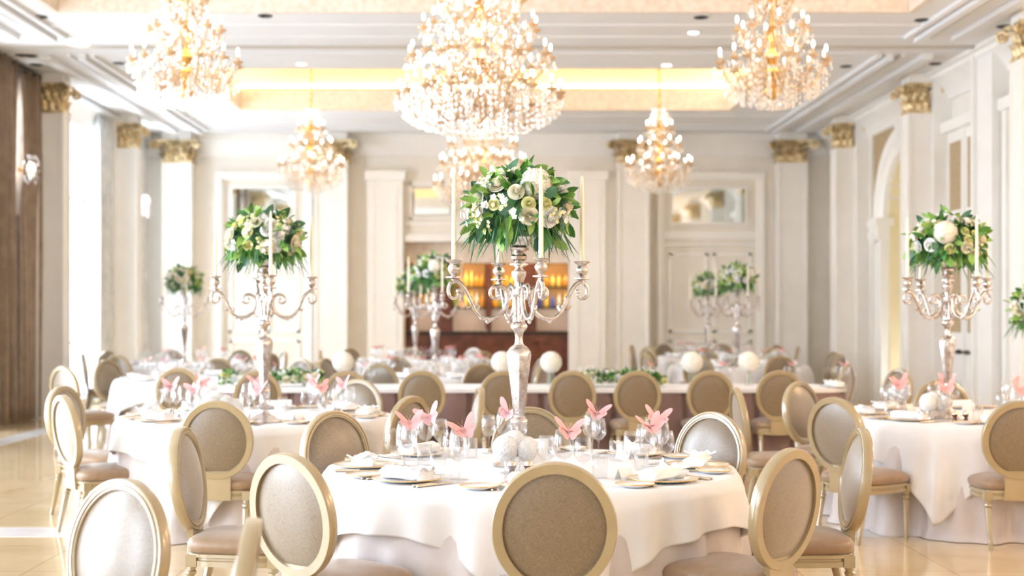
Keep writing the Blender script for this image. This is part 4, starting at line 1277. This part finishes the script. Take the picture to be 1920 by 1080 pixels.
# tall stand with flowers cut off by the right edge
b = MB(); b.lathe([(.20, 0), (.20, .04), (.05, .07), (.04, 1.25), (.12, 1.30), (.13, 1.36), (.11, 1.365)], 24)
tag(b.obj('flower_stand', M['white'], None, 40, (P(1958, 12.6), 12.6, 0)), 'white flower stand at the right edge of the picture', 'stand')
place_arr(0, P(1958, 12.6), 12.6, 1.36, 1.0, 'green and white flower ball cut off by the right edge of the picture', 1.1)

# ------------------------------------------------------------------ long table flowers
def posy(r):
    root = empty('hydrangea_vase')
    b = MB(); b.lathe([(.035, 0), (.045, .005), (.042, .06), (.038, .15), (.040, .151), (.036, .15), (.036, .012), (.0, .012)], 16); b.obj('glass_vase', M['glass'], root, 40)
    b = MB(); b.tube([(0, 0, .02), (.005, 0, .18)], .006, 6); b.obj('stem', M['leaf2'], root, 60)
    o = mobj('hydrangea', HYD, root, (0, 0, .15 + r * .85)); o.scale = (r / .074,) * 3
    return root
posy0 = posy(.112)
for (px, d, wd) in ((643, 14.5, 'at the left, before the pale wall'), (941, 14.55, 'left of the tall central silver stem'), (1033, 14.5, 'right of the tall central silver stem'),
                (1298, 14.5, 'left of a matching one at right'), (1404, 14.5, 'rightmost of the balls'), (1378, 15.3, 'between two at right')):
    if d > 15: continue
    put(posy0, (P(px, d), d, .757), 0, 'cream hydrangea ball on the long table, ' + wd, 'flowers')
def garland(L, seed):
    rr = random.Random(seed); root = empty('table_garland'); b = MB()
    for i in range(int(L * 380)):
        x = rr.uniform(-L / 2, L / 2); a = rr.uniform(0, pi); k = 1 - (2 * x / L) ** 4 * .5
        p = Vector((x, .09 * cos(a) * k, .02 + .10 * sin(a) * k)); d = Vector((rr.uniform(-.7, .7), cos(a), sin(a) + .2))
        leaf_blade(b, dirM(d, rr.uniform(-1.5, 1.5), p), rr.uniform(.05, .10), rr.uniform(.009, .02), .2, .25, rr.choice((0, 1, 2)), 4)
    b.obj('foliage', GREENS, root, 180)['kind'] = 'stuff'
    n = int(L * 36)
    for i in range(n):
        x = (i + .5) / n * L - L / 2; a = rr.uniform(.3, pi - .3)
        p = Vector((x, .10 * cos(a), .03 + .11 * sin(a)))
        o = mobj('rose', ROSES[rr.choice((0, 0, 1, 2))], root); o.matrix_local = dirM((rr.uniform(-.3, .3), cos(a) , sin(a)), rr.uniform(0, 6), p)
    return root
for (px0, px1, d, wd) in ((412, 450, 14.3, 'short piece at the far left end'), (500, 606, 14.3, 'left part of the long table'), (1068, 1246, 14.25, 'piece to the right of the bar')):
    L = (px1 - px0) * d / F
    g = garland(L, int(px0)); g.location = (P((px0 + px1) / 2, d), d, .757)
    tag(g, 'low rose garland on the long table, ' + wd, 'garland')

# ------------------------------------------------------------------ tableware prototypes
def plate_proto(nm, r, rim):
    root = empty(nm)
    b = MB(); b.lathe([(r * .55, 0), (r * .62, .003), (r * .97, .014), (r * .98, .016), (r * .95, .0165), (r * .66, .006), (0, .005)], 32); b.obj('dish', M['china'], root, 180)
    b = MB(); b.lathe([(r * .985, .0135), (r, .016), (r * .99, .0185), (r * .955, .0185), (r * .95, .0168)], 32, caps=False); tag(b.obj('rim', rim, root, 180), 'gold rim')
    return root
plate0 = plate_proto('dinner_plate', .155, M['goldrim']); side0 = plate_proto('side_plate', .085, M['goldrim'])
def glass_proto(nm, r, bowl, stem):
    root = empty(nm)
    b = MB(); H = stem
    b.lathe([(.004, H), (r * .55, H + .012), (r * .93, H + bowl * .30), (r, H + bowl * .42), (r * .90, H + bowl * .75), (r * .74, H + bowl), (r * .72, H + bowl), (r * .88, H + bowl * .75), (r * .97, H + bowl * .42), (r * .90, H + bowl * .31), (r * .5, H + .015), (0, H + .006)], 20, caps=False); b.obj('bowl', M['glass'], root, 180)
    b = MB(); b.lathe([(.005, .006), (.0035, .02), (.0035, H - .012), (.006, H)], 10, caps=False); b.obj('stem', M['glass'], root, 180)
    b = MB(); b.lathe([(r * .86, 0), (r * .86, .002), (.006, .007)], 20); b.obj('foot', M['glass'], root, 180)
    return root
wine0 = glass_proto('wine_glass', .048, .135, .095); wine1 = glass_proto('wine_glass', .042, .118, .085)
tum0 = empty('water_tumbler')
b = MB(); b.lathe([(.030, 0), (.034, .004), (.037, .10), (.0355, .10), (.032, .010), (0, .008)], 18, caps=False); b.obj('tumbler_body', M['glass'], tum0, 180)
def napkin_mesh():
    b = MB()
    def fn(u, v):
        x = (v - .5) * .23; a = 2 * pi * u
        pinch = 1 - .25 * math.exp(-((v - .78) / .06) ** 2)
        ry = (.042 + .010 * (abs(v - .5) * 2) ** 3) * pinch; rz = .028 * pinch
        rp = 1 + .09 * sin(5 * a + v * 5) + .05 * sin(9 * a)
        return (x, ry * cos(a) * rp, .032 + rz * sin(a) * rp)
    b.grid(fn, 22, 14, wrap=True)
    b.add([fn(i / 22, 0) for i in range(22)], [tuple(range(22))]); b.add([fn(i / 22, 1) for i in range(22)], [tuple(range(21, -1, -1))])
    def flare(u, v):        # opened fan of cloth at one end
        a = pi * (u - .5) * .9; r = .02 + .07 * v
        return (.085 + r * cos(a) * .5, r * sin(a) * .9, .040 + .02 * v + .010 * sin(u * 22) * v)
    b.grid(flare, 16, 4)
    return b.mesh('napkin', M['napkin'], 180)
napm = napkin_mesh()
def fork_mesh():
    b = MB(); b.tube([(0, -.10, .004), (0, -.02, .005), (0, .035, .006)], [.0055, .003, .003], 6)
    b.box(-.011, .011, .035, .055, .005, .0075)
    for k in range(4): b.box(-.011 + k * .0063, -.011 + k * .0063 + .0031, .055, .10, .005, .0075)
    return b.mesh('fork', M['steel'], 60)
def knife_mesh():
    b = MB(); b.tube([(0, -.11, .005), (0, 0, .005)], [.006, .0055], 6); b.box(-.009, .008, 0, .10, .004, .0065); return b.mesh('knife', M['steel'], 60)
forkm, knifem = fork_mesh(), knife_mesh()
b = MB(); b.add([(-.045, -.022, 0), (.045, -.022, 0), (.045, 0, .05), (-.045, 0, .05), (-.045, .022, 0), (.045, .022, 0)], [(0, 1, 2, 3), (3, 2, 5, 4)]); cardm = b.mesh('place_card', M['card'], 0)
def butterfly_proto():
    root = empty('paper_butterfly')
    up = [(0, .006), (.018, .026), (.042, .050), (.066, .062), (.080, .058), (.078, .042), (.064, .022), (.044, .004), (.020, -.004), (0, -.004)]
    b = MB()
    for s_, nm in ((1, 'wing'), (-1, 'wing')):
        b = MB()
        Rm = Matrix.Rotation(-s_ * radians(24), 4, 'Y')
        v = [(x * s_, y, 0) for (x, y) in up]; b.add(v, [tuple(range(len(v)))[::s_]], 0, Rm)
        # lower wing: rays with slits between them, joined by an outer border
        n = 7; c = (.004, -.002)
        ray = []
        for i in range(n + 1):
            a = radians(12) - radians(98) * i / n; r = (.052 + .006 * sin(i * 1.3)) * (1 - .18 * i / n)
            ray.append((c[0] + r * cos(a), c[1] + r * sin(a), c[0] + r * .78 * cos(a), c[1] + r * .78 * sin(a), a, r))
        for i in range(n):
            p, q_ = ray[i], ray[i + 1]
            b.add([(p[2] * s_, p[3], 0), (p[0] * s_, p[1], 0), (q_[0] * s_, q_[1], 0), (q_[2] * s_, q_[3], 0)], [(0, 1, 2, 3)], 0, Rm)
        for p in ray:
            a, r = p[4], p[5]; w_ = .0022
            nx, ny = -sin(a) * w_, cos(a) * w_
            b.add([((c[0] + nx) * s_, c[1] + ny, 0), ((c[0] - nx) * s_, c[1] - ny, 0), ((p[2] - nx * 1.6) * s_, p[3] - ny * 1.6, 0), ((p[2] + nx * 1.6) * s_, p[3] + ny * 1.6, 0)], [(0, 1, 2, 3)], 0, Rm)
        b.add([(0, .006, 0), (.022 * s_, 0, 0), (.016 * s_, -.018, 0), (0, -.026, 0)], [(0, 1, 2, 3)], 0, Rm)
        o = b.obj(nm, M['pink'], root, 0); md = o.modifiers.new('paper', 'SOLIDIFY'); md.thickness = .0008
    b = MB(); b.tube([(0, -.03, .002), (0, .0, .003), (0, .02, .002)], [.0015, .003, .0018], 6)
    b.tube([(0, .02, .002), (.008, .036, .006), (.012, .046, .01)], .0006, 4); b.tube([(0, .02, .002), (-.008, .036, .006), (-.012, .046, .01)], .0006, 4)
    b.obj('body', M['pink'], root, 60)
    return root
bfly = butterfly_proto()
def one_mesh(nm, fn, m, sm=180):
    b = MB(); fn(b); return b.mesh(nm, m, sm)
farglass = one_mesh('wine_glass', lambda b: b.lathe([(.034, 0), (.034, .003), (.004, .008), (.004, .09), (.03, .10), (.042, .13), (.040, .17), (.031, .205)], 12, caps=False), M['glass'])
farplate = one_mesh('dinner_plate', lambda b: b.lathe([(.09, 0), (.15, .014), (.15, .017), (.09, .005), (0, .005)], 20), M['china'])
fbm = one_mesh('paper_butterfly', lambda b: [b.add([(0, -.02, 0), (s_ * .03, -.035, .03), (s_ * .042, -.01, .04), (s_ * .055, .045, .055), (s_ * .02, .035, .02), (0, .01, 0)], [(0, 1, 2, 3, 4, 5)[::s_]]) for s_ in (1, -1)], M['pink'], 0)
USEDLAB = {}
def small(nm, me, loc, rz, label, cat, group):
    o = mobj(nm, me, None, loc, rz); return tag(o, label, cat, group)
SEAT = ['right', 'far right', 'far', 'far left', 'left', 'near left', 'near', 'near right']
ZT = .7655
def setting(cx, cy, ang, seat, tw, full, rr, phase=0):
    a = radians(ang); ra = (cos(a), sin(a)); ta = (-sin(a), cos(a))
    def at(u, r): return (cx + ra[0] * r + ta[0] * u, cy + ra[1] * r + ta[1] * u)
    rot = a + pi / 2       # local +y points to the centre of the table
    # diner's right is ta
    x, y = at(0, .80)
    where = 'at the %s seat of the %s table' % (seat, tw)
    if full:
        put(plate0, (x, y, ZT), rot, 'gold-rimmed white dinner plate ' + where, 'plate', 'dinner plates, %s table' % tw)
        o = small('napkin', napm, (x, y, ZT + .004), rot + rr.uniform(-.35, .35), 'rolled white napkin on the plate ' + where, 'napkin', 'napkins, %s table' % tw)
        x, y = at(-.245, .84); put(side0, (x, y, ZT), rot, 'small side plate ' + where, 'plate', 'side plates, %s table' % tw)
        for k, u in enumerate((-.19, -.165)):
            x, y = at(u, .80 - .01 * k); small('fork', forkm, (x, y, ZT), rot, ('outer', 'inner')[k] + ' fork left of the plate ' + where, 'fork', 'forks ' + where)
        for k, u in enumerate((.175, .20)):
            x, y = at(u, .81); small('knife', knifem, (x, y, ZT), rot, ('inner', 'outer')[k] + ' knife right of the plate ' + where, 'knife', 'knives ' + where)
        pos = ((.13, .60), (.20, .66), (.05, .575))
        for k, (u, r) in enumerate(pos):
            x, y = at(u + rr.uniform(-.01, .01), r + rr.uniform(-.012, .012))
            put((wine0, wine1, wine1)[k], (x, y, ZT), 0, ('larger clear wine glass ', 'outer small wine glass ', 'inner small wine glass ')[k] + where, 'wine glass', 'wine glasses, %s table' % tw)
            if k == 0: g = (x, y)
        x, y = at(-.10, .52); put(tum0, (x, y, ZT), 0, 'straight clear tumbler ' + where, 'tumbler', 'tumblers, %s table' % tw)
        x, y = at(-.06, .63); small('place_card', cardm, (x, y, ZT), rot, 'folded white place card ' + where, 'card', 'place cards, %s table' % tw)
        bz = ZT + .222
        bo = put(bfly, (g[0] + .02, g[1] - .02, bz), rr.uniform(-.8, .8), 'pink paper butterfly on a glass ' + where, 'paper butterfly', 'pink butterflies, %s table' % tw)
        bo.rotation_euler.x = radians(rr.uniform(45, 75)); bo.rotation_euler.y = radians(rr.uniform(-22, 22)); bo.scale = (.95,) * 3
    else:
        small('dinner_plate', farplate, (x, y, ZT), 0, 'white plate with napkin ' + where, 'plate', 'plates, %s table' % tw)
        small('napkin', napm, (x, y, ZT + .004), rot + rr.uniform(-.4, .4), 'white rolled napkin ' + where, 'napkin', 'napkins, %s table' % tw)
        for k, (u, r) in enumerate(((.12, .60), (.20, .64), (.03, .56))):
            x, y = at(u, r); small('wine_glass', farglass, (x, y, ZT), 0, '%s wine glass of three ' % ('middle', 'right', 'left')[k] + where, 'wine glass', 'wine glasses, %s table' % tw)
            if k == 0: small('paper_butterfly', fbm, (x, y, ZT + .205), rr.uniform(-.8, .8), 'pink paper butterfly on a glass ' + where, 'paper butterfly', 'pink butterflies, %s table' % tw)
rr = random.Random(77)
PH = {'centre': -90, 'left': -92, 'right': -98, 'grey': -88, 'window': 20, 'mid': 22, 'bar': 5, 'farright': 12, 'rear': 30}
TW = {'centre': 'central', 'left': 'left round', 'right': 'right round', 'grey': 'grey-clothed left', 'window': 'far left', 'mid': 'round middle', 'bar': 'bar-side', 'farright': 'far right', 'rear': 'rearmost right'}
for nm, (cx, cy, _, _) in TABLES.items():
    for k in range(8):
        ang = PH[nm] + 45 * k
        seat = SEAT[int(round((ang % 360) / 45)) % 8]
        setting(cx, cy, ang, seat, TW[nm], nm in ('centre', 'left', 'right'), rr)
    # low hydrangea dome in a cube vase, salt and pepper, menu card beside each candelabrum
def dome_vase():
    root = empty('hydrangea_bowl')
    b = MB(); 
    for (x0, x1, y0, y1) in ((-.05, .05, -.05, -.047), (-.05, .05, .047, .05), (-.05, -.047, -.047, .047), (.047, .05, -.047, .047), (-.05, .05, -.05, .05)):
        b.box(x0, x1, y0, y1, 0, .004 if (x1 - x0) > .09 and (y1 - y0) > .09 else .09)
    b.obj('cube_vase', M['glass'], root, 0)
    for k, (x, y, z, s_) in enumerate(((-.045, -.02, .12, .85), (.05, -.03, .115, .8), (0, .045, .125, .85), (0, -.01, .15, .7))):
        o = mobj('hydrangea', HYDW, root, (x, y, z)); o.scale = (s_ * .98,) * 3; o.rotation_euler = (k, k * 2, k)
    return root
HYDW = hydrangea_mesh(M['hydw'], .074, 150, 8)
dv0 = dome_vase()
def shaker():
    root = empty('condiment_shaker')
    b = MB(); b.lathe([(.020, 0), (.019, .004), (.012, .026), (.013, .03), (.021, .048), (.0215, .052), (.0, .052)], 16); tag(b.obj('shaker_body', M['maroon'], root, 60), 'dark maroon body')
    b = MB(); b.lathe([(.0205, .052), (.019, .066), (.012, .074), (0, .076)], 16); b.obj('shaker_cap', M['steel'], root, 60)
    return root
sh0 = shaker()
b = MB(); b.box(-.085, .085, -.0015, .0015, 0, .135); b.box(-.03, .03, -.012, .012, 0, .006); menum = b.mesh('menu_card', M['card'], 0)
for nm, tw in (('centre', 'central'), ('left', 'left round'), ('right', 'right round')):
    x, y = {'centre': (P(963, 6.42), 6.42), 'left': (P(408, 9.75), 9.75), 'right': (P(1748, 9.65), 9.65)}[nm]
    put(dv0, (x, y, ZT), .3, 'low dome of white hydrangeas in a glass cube on the %s table' % tw, 'flowers')
    sx = x + .01 if nm != 'right' else x + .13
    for k, dx in enumerate((-.02, .055)):
        put(sh0, (sx + dx, y - .14, ZT), 0, '%s of two maroon shakers beside the white flowers on the %s table' % (('left', 'right')[k], tw), 'shaker')
    small('menu_card', menum, (x + .07, y + .15, ZT), .15, 'upright white card behind the white flowers on the %s table' % tw, 'card', 'menu cards')
for nm in ('grey', 'window', 'mid', 'bar', 'farright', 'rear'):
    cx, cy = TABLES[nm][:2]
    put(dv0, (cx + (.30 if nm == 'mid' else -.25), cy - .28, ZT), .5, 'low white hydrangea bowl on the %s table' % TW[nm], 'flowers')
# long table places
for i, px in enumerate((483, 650, 791, 943, 1073, 1195, 1332, 1462, 1560)):
    x = P(px, 14.3); y = 14.2; wd = 'at place %s from the left of the long table' % ('one', 'two', 'three', 'four', 'five', 'six', 'seven', 'eight', 'nine')[i]
    small('dinner_plate', farplate, (x, y, .758), 0, 'white plate ' + wd, 'plate', 'plates on the long table')
    small('napkin', napm, (x, y, .763), pi / 2 + rr.uniform(-.5, .5), 'white napkin ' + wd, 'napkin', 'napkins on the long table')
    for k, u in enumerate((.10, .17, .24)):
        gx, gy = x + u, y + .24 + .05 * (k % 2)
        small('wine_glass', farglass, (gx, gy, .758), 0, '%s wine glass ' % ('left', 'middle', 'right')[k] + wd, 'wine glass', 'wine glasses on the long table')
    if i not in (2, 3): small('paper_butterfly', fbm, (x + .17, y + .29, .963), rr.uniform(-.8, .8), 'pink paper butterfly ' + wd, 'paper butterfly', 'butterflies on the long table')
# remove the templates that were never placed
